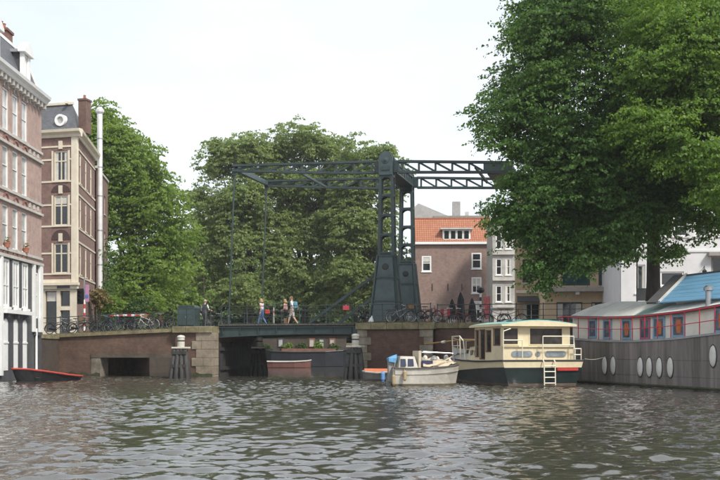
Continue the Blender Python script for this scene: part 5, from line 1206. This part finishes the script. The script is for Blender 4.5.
MB().box(-2.6, 2.6, -1.2, 1.2, 1.3, 1.75).build('hatch_cover', mat('hatch_brown', (.17, .09, .07), .8, .3, 2), t)
t = far_hull('tender', 258, 311, 92, .55, 'red bottomed boat with white rim in front of the navy barge', mat('far_pink', (.15, .065, .055), .7, .25, 2), wid=1.2, rim=STONEW)
hb_ = thing('houseboat', (at(300, 104)[0], 104, 0), 0, 'low houseboat with rusty frames and rows of plants beyond the bridge', 'houseboat')
MB().box(-6.5, 5.2, -1.8, 2.2, -.4, 1.0).build('pontoon', mat('pontoon', (.09, .085, .08), .8, .3, 2), hb_)
MB().box(-6.1, 4.8, -1.2, 2, 1.0, 3.15).build('cabin', mat('far_cabin', (.07, .055, .045), .8, .3, 1.5), hb_)
MB().box(-6.3, 5.0, -1.5, 2.2, 3.15, 3.32).build('roof', RG, hb_)
for x, m_ in ((-4.6, EDGE), (-2.2, EDGE), (1.0, mat('rust_frame', (.30, .12, .07), .7)), (2.0, EDGE), (3.1, mat('rust_frame', (.30, .12, .07)))):
    window(hb_, RT(0, -1.2, 0), (x, x + .6, 1.9, 2.8), m_, CURTAIN, rec=-.09, fw=.09)
for k, x in enumerate((-3.4, -1.2, .3, 1.9, 3.6)):
    s_ = thing('potted_plant', (hb_.location.x + x, 102.4, 1.0), 0, 'potted plant on the far houseboat, %s from the stone pier side' % ("first", "second", "third", "fourth", "fifth")[k], 'plant', 'plants on the far houseboat')
    q = MB(); q.lathe([(.2, 0), (.28, .4), (.3, .44)], 10); q.build('pot', MATS['terracotta'], s_); rng = np.random.default_rng(90 + k)
    C, N = crown_points([(0, 0, .95, .5, .5, .6)], 60, rng, 91 + k, -2, 1, .3); link('foliage', leaves_mesh('foliage', C, N, .18, rng, L_YEL if k % 2 else L_IVY, .2, 9), s_)
# ================================================================== bicycles
def torus(b, c, R_, r_, n=24, k=6, m=0, axis='y'):
    rg = []
    for i in range(n + 1):
        t_ = 2 * math.pi * i / n; rg.append([(c[0] + (R_ + r_ * math.cos(q)) * math.cos(t_), c[1] + r_ * math.sin(q), c[2] + (R_ + r_ * math.cos(q)) * math.sin(t_)) for q in [2 * math.pi * j / k for j in range(k)]])
    b.loft(rg, closed=True, m=m); return b
def bike_meshes(fm, basket=None, crate=None):
    """one bicycle about its midpoint, front at +x, standing on z = 0"""
    P_ = {}
    wr = .335
    def wheel(x):
        ty = torus(MB(), (x, 0, wr + .015), wr - .005, .021, 28, 6)
        rm = torus(MB(), (x, 0, wr + .015), wr - .035, .011, 28, 5)
        for k in range(14):
            t_ = 2 * math.pi * k / 14; rm.tube([(x, .02 * (-1) ** k, wr + .015), (x + (wr - .04) * math.cos(t_), 0, wr + .015 + (wr - .04) * math.sin(t_))], .0028, 3)
        rm.tube([(x, -.05, wr + .015), (x, .05, wr + .015)], .022, 8)
        return ty, rm
    for k, x in enumerate((-.53, .55)): P_['wheel', k] = wheel(x)
    f = MB(); bbk = (-.08, 0, .29); st = (-.24, 0, .80); hd = (.36, 0, .86); hl = (.40, 0, .66)
    f.tube([bbk, st], .017, 7); f.tube([bbk, hl], .020, 7); f.tube([(-.20, 0, .66), hd], .017, 7); f.tube([(.345, 0, .92), (.405, 0, .63)], .021, 7)
    for y in (-.05, .05): f.tube([bbk, (-.53, y, .35)], .011, 6); f.tube([(-.21, 0, .70), (-.53, y, .35)], .010, 6)
    P_['frame'] = f
    fk = MB()
    for y in (-.05, .05): fk.tube([(.405, 0, .66), (.43, y, .60), (.53, y, .36)], [.016, .013, .010], 6)
    fk.tube([(.405, 0, .655), (.345, 0, .92), (.33, 0, 1.03)], .014, 6); fk.tube([(.42, -.05, .62), (.42, .05, .62)], .014, 6); P_['fork'] = fk
    hb = MB(); hb.tube([(.16, -.27, 1.04), (.30, -.25, 1.06), (.36, -.1, 1.03), (.335, 0, 1.03), (.36, .1, 1.03), (.30, .25, 1.06), (.16, .27, 1.04)], .012, 6)
    for y in (-.27, .27): hb.tube([(.13, y, 1.035), (.24, y * .96, 1.05)], .018, 6)
    P_['handlebar'] = hb
    sd_ = MB(); sd_.loft([[(x, w_, z), (x, w_ * .8, z + .045), (x, -w_ * .8, z + .045), (x, -w_, z)] for x, w_, z in ((-.40, .09, .92), (-.33, .105, .925), (-.22, .07, .925), (-.12, .028, .92))], closed=True, cap0=True, cap1=True); sd_.tube([st, (-.27, 0, .92)], .013, 6); P_['saddle'] = sd_
    mg = MB()
    for x, a0, a1 in ((-.53, 20, 200), (.55, 40, 175)):
        for j in range(7):
            t0, t1 = R(a0 + (a1 - a0) * j / 7), R(a0 + (a1 - a0) * (j + 1) / 7); mg.beam((x + .375 * math.cos(t0), 0, .35 + .375 * math.sin(t0)), (x + .375 * math.cos(t1), 0, .35 + .375 * math.sin(t1)), .05, .008)
    P_['mudguard'] = mg
    rk = MB()
    for y in (-.06, .06): rk.tube([(-.26, y, .74), (-.78, y, .74)], .007, 5); rk.tube([(-.70, y, .74), (-.53, y, .36)], .006, 5)
    for x in (-.35, -.5, -.65, -.78): rk.tube([(x, -.06, .74), (x, .06, .74)], .006, 5)
    P_['carrier'] = rk
    cg = MB(); cg.prism([(-.55, .30), (-.08, .21), (.03, .29), (-.08, .37), (-.55, .40)], 'xz', -.075, -.05); cg.tube([(-.08, -.10, .29), (.02, -.10, .15)], .009, 5); cg.tube([(-.08, .09, .29), (-.17, .09, .43)], .009, 5); cg.box(-.04, .08, -.17, -.09, .135, .155); cg.box(-.23, -.11, .09, .17, .415, .435)
    P_['chain_guard'] = cg
    if basket: q = MB(); q.prism([(.42, .80), (.70, .80), (.76, 1.04), (.38, 1.04)], 'xz', -.17, .17); P_['basket'] = q
    return P_
BF = {c: mat('bicycle_' + c, v_, .35, .15, 4, stain=.15) for c, v_ in {'black': (.016, .016, .017), 'green': (.03, .09, .05), 'white': (.55, .55, .52), 'red': (.30, .035, .03), 'blue': (.04, .08, .16), 'silver': (.40, .41, .42)}.items()}
SAD = mat('saddle_leather', (.03, .022, .018), .5, .2, 5); CHROME = mat('chrome', (.55, .55, .55), .25, .1, 4, metal=.9); WICK = mat('wicker', (.22, .15, .08), .9, .3, 10, bump=.6)
_bp = {}
def bike_proto(colour, basket):
    k = (colour, basket)
    if k not in _bp:
        P_ = bike_meshes(None, basket); d = {}
        for key, b in P_.items():
            if key[0] == 'wheel': d[key] = (b[0].mesh('tyre', RUBBER), b[1].mesh('rim', CHROME))
            else: d[key] = b.mesh(key, {'frame': BF[colour], 'fork': BF[colour], 'mudguard': BF[colour], 'chain_guard': BLACK, 'handlebar': CHROME, 'saddle': SAD, 'carrier': BLACK, 'basket': WICK}[key])
        _bp[k] = d
    return _bp[k]
def bicycle(P_, rz, colour, label, basket=False, lean=0.0, flip=False, group='bicycles parked along the bridge railings'):
    t = thing('bicycle', P_, rz + (math.pi if flip else 0), label, 'bicycle', group); t.rotation_euler = (lean * (-1 if flip else 1), 0, rz + (math.pi if flip else 0))
    for key, me in bike_proto(colour, basket).items():
        if key[0] == 'wheel':
            w_ = link('wheel', me[0], t); link('rim', me[1], w_)
        else: link(key, me, t)
    return t
zr = lambda s: zl(s) - .028
lb = [(57, 'black', 'black bicycle nearest the striped white house on the brick span', 0), (66, 'silver', 'silver wheeled bicycle in front of the cream shopfront door', 1), (79, 'black', 'black bicycle just left of the striped sign post', 0),
      (89, 'green', 'green bicycle beside the striped sign post', 1), (101, 'black', 'black bicycle before the yellowing shrub', 0), (113, 'blue', 'dark blue bicycle at the left end of the striped barrier', 0), (124, 'black', 'black bicycle under the middle of the striped barrier', 1),
      (136, 'black', 'black bicycle with wicker basket right of the striped barrier', 0), (146, 'white', 'white bicycle in the middle of the brick span railing', 1), (155, 'red', 'red bicycle, second from the dark green cabinet', 0), (163, 'black', 'black bicycle right beside the dark green cabinet', 1)]
for k, (px, c, lab, fl) in enumerate(lb):
    v = -.72 + .28 * (k % 2); s = s_at(px, v)
    P_ = W(s, v, zr(s)) if v > -.7 else W(s, v, zl(s)); bicycle(P_, BA + random.uniform(-.18, .18), c, lab, basket=(k in (7, 3)), lean=-.06, flip=bool(fl))
for px, v, c, lab, rz, fl in ((363, -1.1, 'black', 'black bicycle seen end on at the corner of the tower pier', 1.35, 0), (400, -1.05, 'silver', 'silver framed bicycle leaning before the near tower foot', .05, 0), (420, -1.0, 'black', 'black bicycle with wicker basket between the tower feet', .5, 1),
                              (429, -.9, 'black', 'black bicycle right of the far tower foot on the pier', -.3, 0)):
    s = s_at(px, v); bicycle(W(s, v, 3.24), BA + rz, c, lab, basket=(px == 420), lean=-.04, flip=bool(fl))
for px, v, c, lab, fl in ((446, -.15, 'black', 'black bicycle behind the rail, first right of the pier', 0), (462, -.1, 'red', 'red bicycle behind the rail below the folded parasols', 1), (478, -.15, 'black', 'black bicycle beside the zebra striped lamp post', 0), (497, -.1, 'blue', 'blue bicycle behind the rail below the pale town house', 1), (512, -.15, 'black', 'black bicycle behind the rail above the cruiser roof', 0)):
    s = s_at(px, v); bicycle(W(s, v, 3.05), BA + random.uniform(-.3, .3), c, lab, flip=bool(fl))
for px, v, c, lab in ((200, .9, 'black', 'black bicycle held by the person in the dark vest'), (215, 5.9, 'black', 'black bicycle at the far rail behind the person in the dark vest')):
    s = s_at(px, v); bicycle(W(s, v, 3.10 if px == 200 and v < 0 else (3.09 if s < -10.7 else 3.225)), BA + .1, c, lab)

# ================================================================== people
def capsule(b, p0, p1, r0, r1, n=10):
    p0 = Vector(p0); p1 = Vector(p1); d = p1 - p0; L = d.length; d.normalize()
    pts = [p0 - d * r0 * math.cos(a) for a in (.0, .5, 1.0)] + [p0.lerp(p1, q) for q in (0, .5, 1)] + [p1 + d * r1 * math.cos(a) for a in (1.0, .5, .0)]
    rs = [max(.002, r0 * math.sin(a)) for a in (.12, .5, 1.0)] + [r0, (r0 + r1) / 2, r1] + [max(.002, r1 * math.sin(a)) for a in (1.0, .5, .12)]
    b.tube(pts, rs, n)
def person(loc, rz, h, pose, mats_, hair, label, build=1.0, hairlen=0):
    """joints of a 1-unit tall figure facing +x, grown into one skin with a voxel remesh; clothes by body region"""
    t = thing('person', loc, rz, label, 'person', 'people crossing the drawbridge')
    S = h; V = lambda x, y, z: Vector((x * S, y * S, z * S))
    caps = []
    def c(p0, p1, r0, r1, tg): caps.append((p0, p1, r0 * S * build, r1 * S * build, tg))
    pel, ch_, nk, hd = V(0, 0, .52), V(.005 + pose.get('lean', 0), 0, .74), V(.01 + pose.get('lean', 0) * 1.2, 0, .845), V(.025 + pose.get('lean', 0) * 1.4, 0, .925)
    for y in (-.035, 0, .035): c(pel + V(0, y, -.01), pel + V(0, y, .06), .058, .055, 'legs')
    for y in (-.045, 0, .045): c(pel + V(0, y * .8, .07), ch_ + V(0, y, .0), .052, .060, 'top')
    for y in (-1, 1): c(ch_ + V(0, 0, .05), ch_ + V(0, y * .095, .055), .042, .038, 'top')
    c(ch_ + V(0, 0, .05), nk, .04, .030, 'skin'); c(nk, hd, .028, .032, 'skin')
    c(hd + V(-.012, 0, .012), hd + V(.010, 0, .020), .053, .048, 'skin'); c(hd + V(.012, 0, -.022), hd + V(.02, 0, -.03), .037, .028, 'skin')
    c(hd + V(.055, 0, -.002), hd + V(.066, 0, -.014), .006, .008, 'skin')
    for y in (-1, 1):
        c(hd + V(-.002, y * .051, .008), hd + V(-.004, y * .054, -.012), .009, .007, 'skin'); c(hd + V(.050, y * .019, .008), hd + V(.052, y * .019, .008), .006, .006, 'eye')
    c(hd + V(.052, -.012, -.030), hd + V(.052, .012, -.030), .004, .004, 'mouth')
    for sd2, key in ((1, 'l'), (-1, 'r')):
        kn, an = pose['leg_' + key]; hip = pel + V(0, sd2 * .05, -.02); kn = V(*kn) + V(0, sd2 * .05, 0); an = V(*an) + V(0, sd2 * .048, 0)
        c(hip, kn, .056, .036, 'legs'); mid = kn.lerp(an, .45); c(kn, mid, .035, .033, 'shin'); c(mid, an, .033, .022, 'shin')
        c(an + V(-.018, 0, -.022), an + V(.085, 0, -.030 + pose.get('toe_' + key, 0)), .022, .017, 'shoe')
        el, wr = pose['arm_' + key]; shd = ch_ + V(0, sd2 * .108, .05); el = V(*el); wr = V(*wr); el.y = el.y + sd2 * .125 * S; wr.y = wr.y + sd2 * .12 * S
        c(shd, el, .032, .025, 'sleeve'); c(el, wr, .024, .017, 'skin')
        dv = (wr - el).normalized(); pm = wr + dv * .03 * S; c(wr, pm, .017, .022, 'skin')
        side = Vector((0, 1, 0)).cross(dv); side = side.normalized() if side.length > .1 else Vector((1, 0, 0))
        for j, (o_, L_) in enumerate(((-.016, .040), (-.0055, .046), (.0055, .043), (.016, .034))):
            b0 = pm + side * o_ * S + dv * .012 * S; b1 = b0 + dv * L_ * .5 * S; c(b0, b1, .0058, .0055, 'skin'); c(b1, b1 + (dv * .8 + Vector((0, -sd2, 0)) * .5).normalized() * L_ * .5 * S, .0055, .0045, 'skin')
        c(wr + dv * .012 * S - side * .012 * S, wr + dv * .035 * S - side * .034 * S, .0065, .0055, 'skin')
    b = MB()
    for p0, p1, r0, r1, tg in caps: capsule(b, p0, p1, r0, r1)
    me = b.mesh('body_source', BLACK); o = link('body_source', me); md = o.modifiers.new('r', 'REMESH'); md.mode = 'VOXEL'; md.voxel_size = .0095; md.use_smooth_shade = True
    sm = o.modifiers.new('s', 'SMOOTH'); sm.factor = .5; sm.iterations = 2
    dg = bpy.context.evaluated_depsgraph_get(); me2 = bpy.data.meshes.new_from_object(o.evaluated_get(dg)); bpy.data.objects.remove(o); bpy.data.meshes.remove(me)
    me2.name = 'body'; me2.materials.clear(); tags = ['skin', 'top', 'legs', 'shin', 'shoe', 'sleeve', 'eye', 'mouth']
    for tg in tags: me2.materials.append(mats_[tg])
    n = len(me2.polygons); ce = np.empty(n * 3, np.float32); me2.polygons.foreach_get('center', ce); ce = ce.reshape(-1, 3); best = np.full(n, 1e9); idx = np.zeros(n, int)
    for p0, p1, r0, r1, tg in caps:
        a = np.array(p0); d = np.array(p1) - a; L_ = d @ d + 1e-9; tt = np.clip((ce - a) @ d / L_, 0, 1); dist = np.linalg.norm(ce - a - tt[:, None] * d, axis=1) - (r0 + (r1 - r0) * tt)
        if tg in ('eye', 'mouth'): dist = dist - .003
        m_ = dist < best; best[m_] = dist[m_]; idx[m_] = tags.index(tg)
    me2.polygons.foreach_set('material_index', idx.astype(np.int32)); me2.polygons.foreach_set('use_smooth', np.ones(n, bool)); me2.update()
    link('body', me2, t)
    hr = MB(); rg = []
    for i, ph in enumerate(np.linspace(.08, 1.75, 7)):
        rg.append([tuple(hd + V(-.006 + .060 * math.sin(ph) * math.cos(q) * (1 if math.cos(q) < 0 else (.93 if ph < .9 else .45)), .057 * math.sin(ph) * math.sin(q), .016 + .060 * math.cos(ph)) + Vector((random.uniform(-.003, .003),) * 3)) for q in np.linspace(0, 2 * math.pi, 17)[:-1]])
    if hairlen:
        for k in range(1, 4): rg.append([(x - .012 * S * k * (1 if x < hd.x else -.6), y * 1.02, z - hairlen * S * k / 3 * (1 if x < hd.x + .01 else .05)) for x, y, z in rg[6]])
    hr.loft(rg, closed=True, cap0=True, cap1=True); hr.build('hair', hair, t, smooth=True)
    return t
SK = mat('skin', (.50, .30, .21), .55, .08, 6); EYE = mat('eye_dark', (.03, .02, .015), .3); LIP = mat('lips', (.35, .14, .12), .5)
CL = lambda n_, c_: mat('cloth_' + n_, c_, .9, .15, 5, bump=.2)
def outfit(top, legs, shin=None, shoe=None, sleeve=None): return {'skin': SK, 'top': top, 'legs': legs, 'shin': shin or legs, 'shoe': shoe or BLACK, 'sleeve': sleeve or SK, 'eye': EYE, 'mouth': LIP}
STRIDE = {'leg_l': ((.09, 0, .275), (.15, 0, .045)), 'leg_r': ((-.02, 0, .27), (-.17, 0, .06)), 'arm_l': ((-.06, .02, .63), (-.02, .03, .47)), 'arm_r': ((.07, -.02, .63), (.15, -.01, .50)), 'toe_r': -.015, 'lean': .01}
STAND = {'leg_l': ((.02, 0, .275), (.0, 0, .042)), 'leg_r': ((.015, 0, .275), (-.01, 0, .042)), 'arm_l': ((-.01, .02, .62), (.10, -.01, .55)), 'arm_r': ((-.01, -.02, .62), (.10, .01, .55)), 'lean': .0}
HOLD = {'leg_l': ((.03, 0, .275), (.02, 0, .042)), 'leg_r': ((.0, 0, .275), (-.04, 0, .042)), 'arm_l': ((.03, .05, .63), (.16, .06, .60)), 'arm_r': ((.03, -.05, .63), (.16, -.06, .60)), 'lean': .02}
BLOND = mat('blond_hair', (.38, .25, .11), .6, .25, 12); BROWN = mat('brown_hair', (.08, .05, .03), .6, .25, 12); GINGER = mat('reddish_hair', (.17, .075, .045), .6, .25, 12); GREYH = mat('grey_hair', (.36, .33, .29), .6, .2, 12)
DKZ = 3.219
def pp(px, v, z=DKZ): s = s_at(px, v); return W(s, v, z)
person(pp(204.5, .35, 3.095), BA + R(75), 1.74, HOLD, outfit(CL('vest', (.045, .045, .06)), CL('slate', (.06, .065, .075)), sleeve=CL('pale', (.55, .55, .55))), GREYH, 'person in dark vest and pale sleeves pushing a bicycle onto the deck')
person(pp(262, 1.6), BA + math.pi - .25, 1.70, STRIDE, outfit(CL('lilac', (.55, .50, .56)), CL('denim', (.09, .15, .32)), shoe=CL('yellow', (.55, .42, .06))), BLOND, 'blond person in pale top, blue jeans and yellow shoes walking the deck', build=.95, hairlen=.07)
person(pp(285.5, 2.1), BA + math.pi - .1, 1.68, STAND, outfit(CL('rose', (.42, .27, .24)), CL('blackshort', (.02, .02, .022)), shin=SK), BLOND, 'blond person in black shorts beside the person with the backpack', build=.95, hairlen=.08)
man = person(pp(292.5, 1.5), BA + math.pi, 1.82, STRIDE, outfit(CL('whiteshirt', (.66, .66, .66)), CL('paleshort', (.50, .48, .45)), shin=SK, shoe=CL('tan', (.3, .2, .12)), sleeve=CL('whiteshirt', (.66, .66, .66))), GINGER, 'person in white shirt and pale shorts striding with a blue backpack')
bp_ = thing('backpack', tuple(man.location), man.rotation_euler[2], 'blue backpack on the person in the white shirt', 'backpack')
q = MB(); q.loft([[(-.11, y, z) for y, z in ((.13, 1.02), (-.13, 1.02), (-.14, 1.48), (.14, 1.48))], [(-.27, y, z) for y, z in ((.14, 1.04), (-.14, 1.04), (-.13, 1.46), (.13, 1.46))], [(-.31, y, z) for y, z in ((.10, 1.08), (-.10, 1.08), (-.10, 1.38), (.10, 1.38))]], closed=True, cap0=True, cap1=True); q.build('pack', CL('teal_pack', (.10, .28, .36)), bp_, bevel=.03)
q = MB(); q.box(-.345, -.312, -.09, .09, 1.10, 1.26); q.build('front_pocket', CL('pack_grey', (.25, .26, .28)), bp_)
for y in (-.1, .1): q = MB(); q.tube([(-.11, y, 1.46), (.0, y, 1.50), (.105, y, 1.36), (.09, y * 1.1, 1.15), (-.11, y, 1.06)], .016, 6); q.build('strap', CL('pack_grey', (.25, .26, .28)), bp_)
hb2 = thing('shoulder_bag', pp(267.5, 1.55, DKZ), BA, 'red bag at the side of the blond person in blue jeans', 'bag')
q = MB(); q.prism([(-.13, .72), (.13, .72), (.15, .80), (.12, .98), (-.12, .98), (-.15, .80)], 'xz', -.06, .06); q.build('bag_body', CL('red', (.5, .06, .04)), hb2, bevel=.02)
q = MB(); q.tube([(-.11, 0, .97), (-.16, .02, 1.2), (-.2, .05, 1.36), (-.06, .02, 1.2), (.10, 0, .97)], .012, 6); q.build('bag_strap', BLACK, hb2)

# ================================================================== street furniture
# dark green cabinet on the pale pier
cbn = thing('control_cabinet', W(-12.9, 0.15, 3.09), BA, 'dark green steel cabinet with rounded top at the railing on the pale pier', 'cabinet')
q = MB(); pr = [(-.62, 0), (.62, 0), (.62, 1.15)] + [(.62 - .22 * (1 - math.cos(a)), 1.15 + .22 * math.sin(a)) for a in np.linspace(.2, 1.57, 5)] + [(-.5, 1.37), (-.62, 1.3)]
q.prism(pr, 'xz', -.35, .35); q.build('housing', GREEN, cbn, bevel=.015)
for x in (-.55, .04): MB().box(x, x + .52, -.375, -.352, .12, 1.1).build('door', GREEN2, cbn)
MB().box(-.07, -.03, -.40, -.376, .55, .7).build('handle', STEEL, cbn)
# barrier
br_ = thing('lifting_barrier', W(s_at(108, -.2), -.2, zr(s_at(108, -.2))), BA, 'red and white striped barrier arm above the parked bicycles', 'barrier')
MB().box(-.15, .15, -.15, .15, 0, 1.05).build('barrier_post', GREEN, br_)
L_ = 2.7
for k in range(9): MB().beam((.16 + k * .3, 0, 1.12), (.16 + k * .3 + .3, 0, 1.12), .05, .11, m=0).build('barrier_stripe', mat('barrier_red', (.5, .04, .04), .5) if k % 2 == 0 else WHITE, br_)
MB().box(-.4, .16, -.06, .06, 1.05, 1.2).build('barrier_pivot', GREEN, br_)
MB().box(2.78, 2.86, -.04, .04, 0, 1.06).build('barrier_rest', GREEN, br_)
# striped post with sign and lantern
sp = thing('traffic_signal', W(s_at(84.5, 2.2), 2.2, zr(s_at(84.5, 2.2))), BA, 'black traffic signal on a red and white banded post by the cream shopfront', 'traffic light')
for k in range(8): q = MB(); q.lathe([(.06, 0), (.06, .3)], 10, (0, 0, .3 * k)); q.build('post_band', mat('barrier_red', (.5, .04, .04)) if k % 2 == 0 else WHITE, sp)
q = MB(); q.lathe([(.045, 0), (.045, 1.5)], 8, (0, 0, 2.4)); q.build('post_top', STEEL, sp)
q = MB(); q.box(-.42, -.12, -.17, .17, 2.2, 3.05); q.box(-.55, .02, -.02, .02, 2.1, 3.15); q = q.build('signal_head', BLACK, sp)
for k in range(3): qq = MB(); qq.tube([(-.27, -.171, 2.36 + .27 * k), (-.27, -.28, 2.36 + .27 * k)], [.10, .11], 12, cap=False); qq.build('visor', BLACK, q)
q = MB(); q.box(.07, .34, -.03, .0, 2.25, 3.4); q.build('sign_plate', mat('sign_magenta', (.50, .26, .42), .5, .1, 2), sp)
q = MB(); q.tube([(.205, -.032, 2.62), (.205, -.05, 2.62)], .12, 20); q.build('sign_disc', mat('sign_blue', (.10, .2, .5), .4, .05, 2), sp)
# red plates hung on the deck railing
for px, lab in ((346, 'red plate hung on the deck railing near the tower'),):
    s = s_at(px, -.4); q = thing('warning_plate', W(s, -.37, 4.05), BA, lab, 'sign'); MB().box(-.2, .2, -.02, 0, 0, .27).build('plate', mat('plate_red', (.62, .07, .09), .5, .1, 3), q); MB().box(-.03, .03, -.004, .06, .24, .32).build('hook', STEEL, q)
s = s_at(274, .2)
wp = thing('marker_post', W(s, .1, DKZ), BA, 'white marker post on the deck behind the railing', 'post'); q = MB(); q.lathe([(.07, 0), (.06, .05), (.05, 1.0), (.02, 1.05)], 8); q.build('post', CAPW, wp); q = MB(); q.lathe([(.056, 0), (.056, .12)], 8, (0, 0, .7)); q.build('band', MATS['barrier_red'], wp)
# white bag on the pier edge
wb = thing('plastic_bag', W(s_at(370.5, -1.45), -1.42, 3.24), BA, 'crumpled white plastic bag on the pier edge by the railing', 'bag')
rg = []
for k, (r_, z) in enumerate(((.10, 0), (.16, .06), (.15, .16), (.10, .26), (.055, .33), (.02, .42))): rg.append([(r_ * math.cos(a) * random.uniform(.75, 1.2) + .04 * k * .4, r_ * .8 * math.sin(a) * random.uniform(.75, 1.2), z) for a in np.linspace(0, 6.283, 11)[:-1]])
q = MB(); q.loft(rg, closed=True, cap0=True, cap1=True); q.build('bag', mat('bag_white', (.78, .78, .78), .5, .04, 4), wb)
# zebra lamp
zb = thing('zebra_beacon', W(s_at(480.5, 6), 6, 3.05), BA, 'black and white banded beacon post before the brown brick house', 'beacon')
for k in range(9): q = MB(); q.lathe([(.07, 0), (.07, .25)], 10, (0, 0, .25 * k)); q.build('post_band', BLACK if k % 2 else WHITE, zb)
q = MB(); q.lathe([(.05, 0), (.22, .06), (.26, .2), (.2, .36), (.05, .42)], 12, (0, 0, 2.25)); q.build('lamp_head', BLACK, zb)
# parasols and terrace
for k, (px, v, lab) in enumerate(((452, 3.6, 'folded black parasol left of the tallest one on the terrace'), (460.5, 3.2, 'tallest folded black parasol on the terrace behind the rail'), (472, 3.8, 'folded black parasol near the banded beacon'))):
    s = s_at(px, v); t = thing('folded_parasol', W(s, v, 3.05), 0, lab, 'parasol', 'folded parasols on the terrace'); h = (1.75, 2.15, 1.8)[k]
    q = MB(); q.lathe([(.25, 0), (.25, .06), (.03, .09), (.025, h)], 10); q.build('pole', BLACK, t); q = MB(); rg = []
    for r_, z in ((.20, .45), (.24, .7), (.17, h - .4), (.06, h - .05), (.01, h + .05)): rg.append([(r_ * (1 + .25 * math.cos(5 * a)) * math.cos(a), r_ * (1 + .25 * math.cos(5 * a)) * math.sin(a), z) for a in np.linspace(0, 6.283, 21)[:-1]])
    q.loft(rg, closed=True, cap0=True, cap1=True); q.build('canopy', CL('parasol', (.025, .025, .028)), t)
tw = thing('terrace_screen', W(s_at(441, 3.2), 3.2, 3.05), BA, 'low red and white cloth screen at the terrace', 'screen')
for k in range(6): MB().box(-.6 + k * .2, -.42 + k * .2, -.02, .02, .7, 1.15).build('cloth_panel', mat('barrier_red', (.5, .04, .04)) if k % 2 else CL('pinkish', (.6, .35, .33)), tw)
for x in (-.62, .58): MB().box(x, x + .04, -.03, .03, 0, 1.2).build('screen_post', BLACK, tw)
pb_ = thing('banner_stand', W(s_at(487, 3), 3, 3.05), BA, 'red and white upright banner beside the banded beacon', 'banner')
MB().box(-.2, .2, -.02, .02, .5, 1.9).build('banner_cloth', mat('banner_red', (.48, .12, .12), .7, .5, 6), pb_); MB().box(-.03, .03, .021, .06, 0, 1.95).build('banner_pole', STEEL, pb_)
# street lamp by the trunk and notice board
lp_ = thing('street_lamp', at(637, 56)[:2] + (3.05,), 0, 'black street lamp with notice board before the white house', 'street lamp')
q = MB(); q.lathe([(.12, 0), (.1, .4), (.05, .6), (.04, 3.5), (.08, 3.55), (.16, 3.9), (.05, 4.05)], 10); q.build('lamp_post', BLACK, lp_); MB().box(-.05, .62, -.09, -.05, 1.35, 2.05).build('notice_board', GREYW, lp_)

# grass and moss along the coping
def tufts(name, pts, n, hgt, label, seed, m):
    rng = random.Random(seed); b = MB()
    for k in range(n):
        (s0, v0, z0), (s1, v1, z1) = pts; q = rng.random(); s, v, z = s0 + (s1 - s0) * q, v0 + (v1 - v0) * q + rng.uniform(-.08, .08), z0 + (z1 - z0) * q
        a = rng.uniform(0, 6.28); hh = hgt * rng.uniform(.4, 1.3) * (.5 + .5 * abs(math.sin(q * 31))); p = Vector(W(s, v, z - .02)); dx, dy = math.cos(a) * .012, math.sin(a) * .012; lx, ly = rng.uniform(-.5, .5) * hh, rng.uniform(-.5, .5) * hh
        b.add([(p.x - dx, p.y - dy, p.z), (p.x + dx, p.y + dy, p.z), (p.x + lx, p.y + ly, p.z + hh)], [(0, 1, 2)])
    tag(b.build(name, m), label, 'grass', None, 'stuff')
DRYG = leafmat('dry_grass', (.10, .10, .035), (.20, .17, .07), .3)
tufts('grass', ((-1.4, -1.5, 3.24), (3.0, -1.5, 3.24)), 900, .16, 'dry grass growing on the tower pier coping', 1, DRYG)
tufts('grass', ((3.1, -.9, 3.2), (13, -.9, 3.2)), 900, .14, 'dry grass along the approach wall coping', 2, DRYG)
tufts('grass', ((-22.6, -1.2, zl(-22.6)), (-13.3, -1.2, zl(-13.3))), 1200, .10, 'grass growing along the brick span coping', 3, DRYG)

# ================================================================== thin summer haze over the canal
hz = MB(); hz.box(-1000, 1000, -300, 2250, -1.6, 34.0)
m = bpy.data.materials.new('haze'); m.use_nodes = True; n = m.node_tree.nodes; n.clear()
o_ = n.new('ShaderNodeOutputMaterial'); pv = n.new('ShaderNodeVolumePrincipled'); pv.inputs['Color'].default_value = (.98, .98, 1, 1); pv.inputs['Density'].default_value = 0.00030; pv.inputs['Anisotropy'].default_value = 0.2
m.node_tree.links.new(pv.outputs[0], o_.inputs['Volume'])
tag(hz.build('haze', m), 'thin pale haze over the canal', None, None, 'stuff')
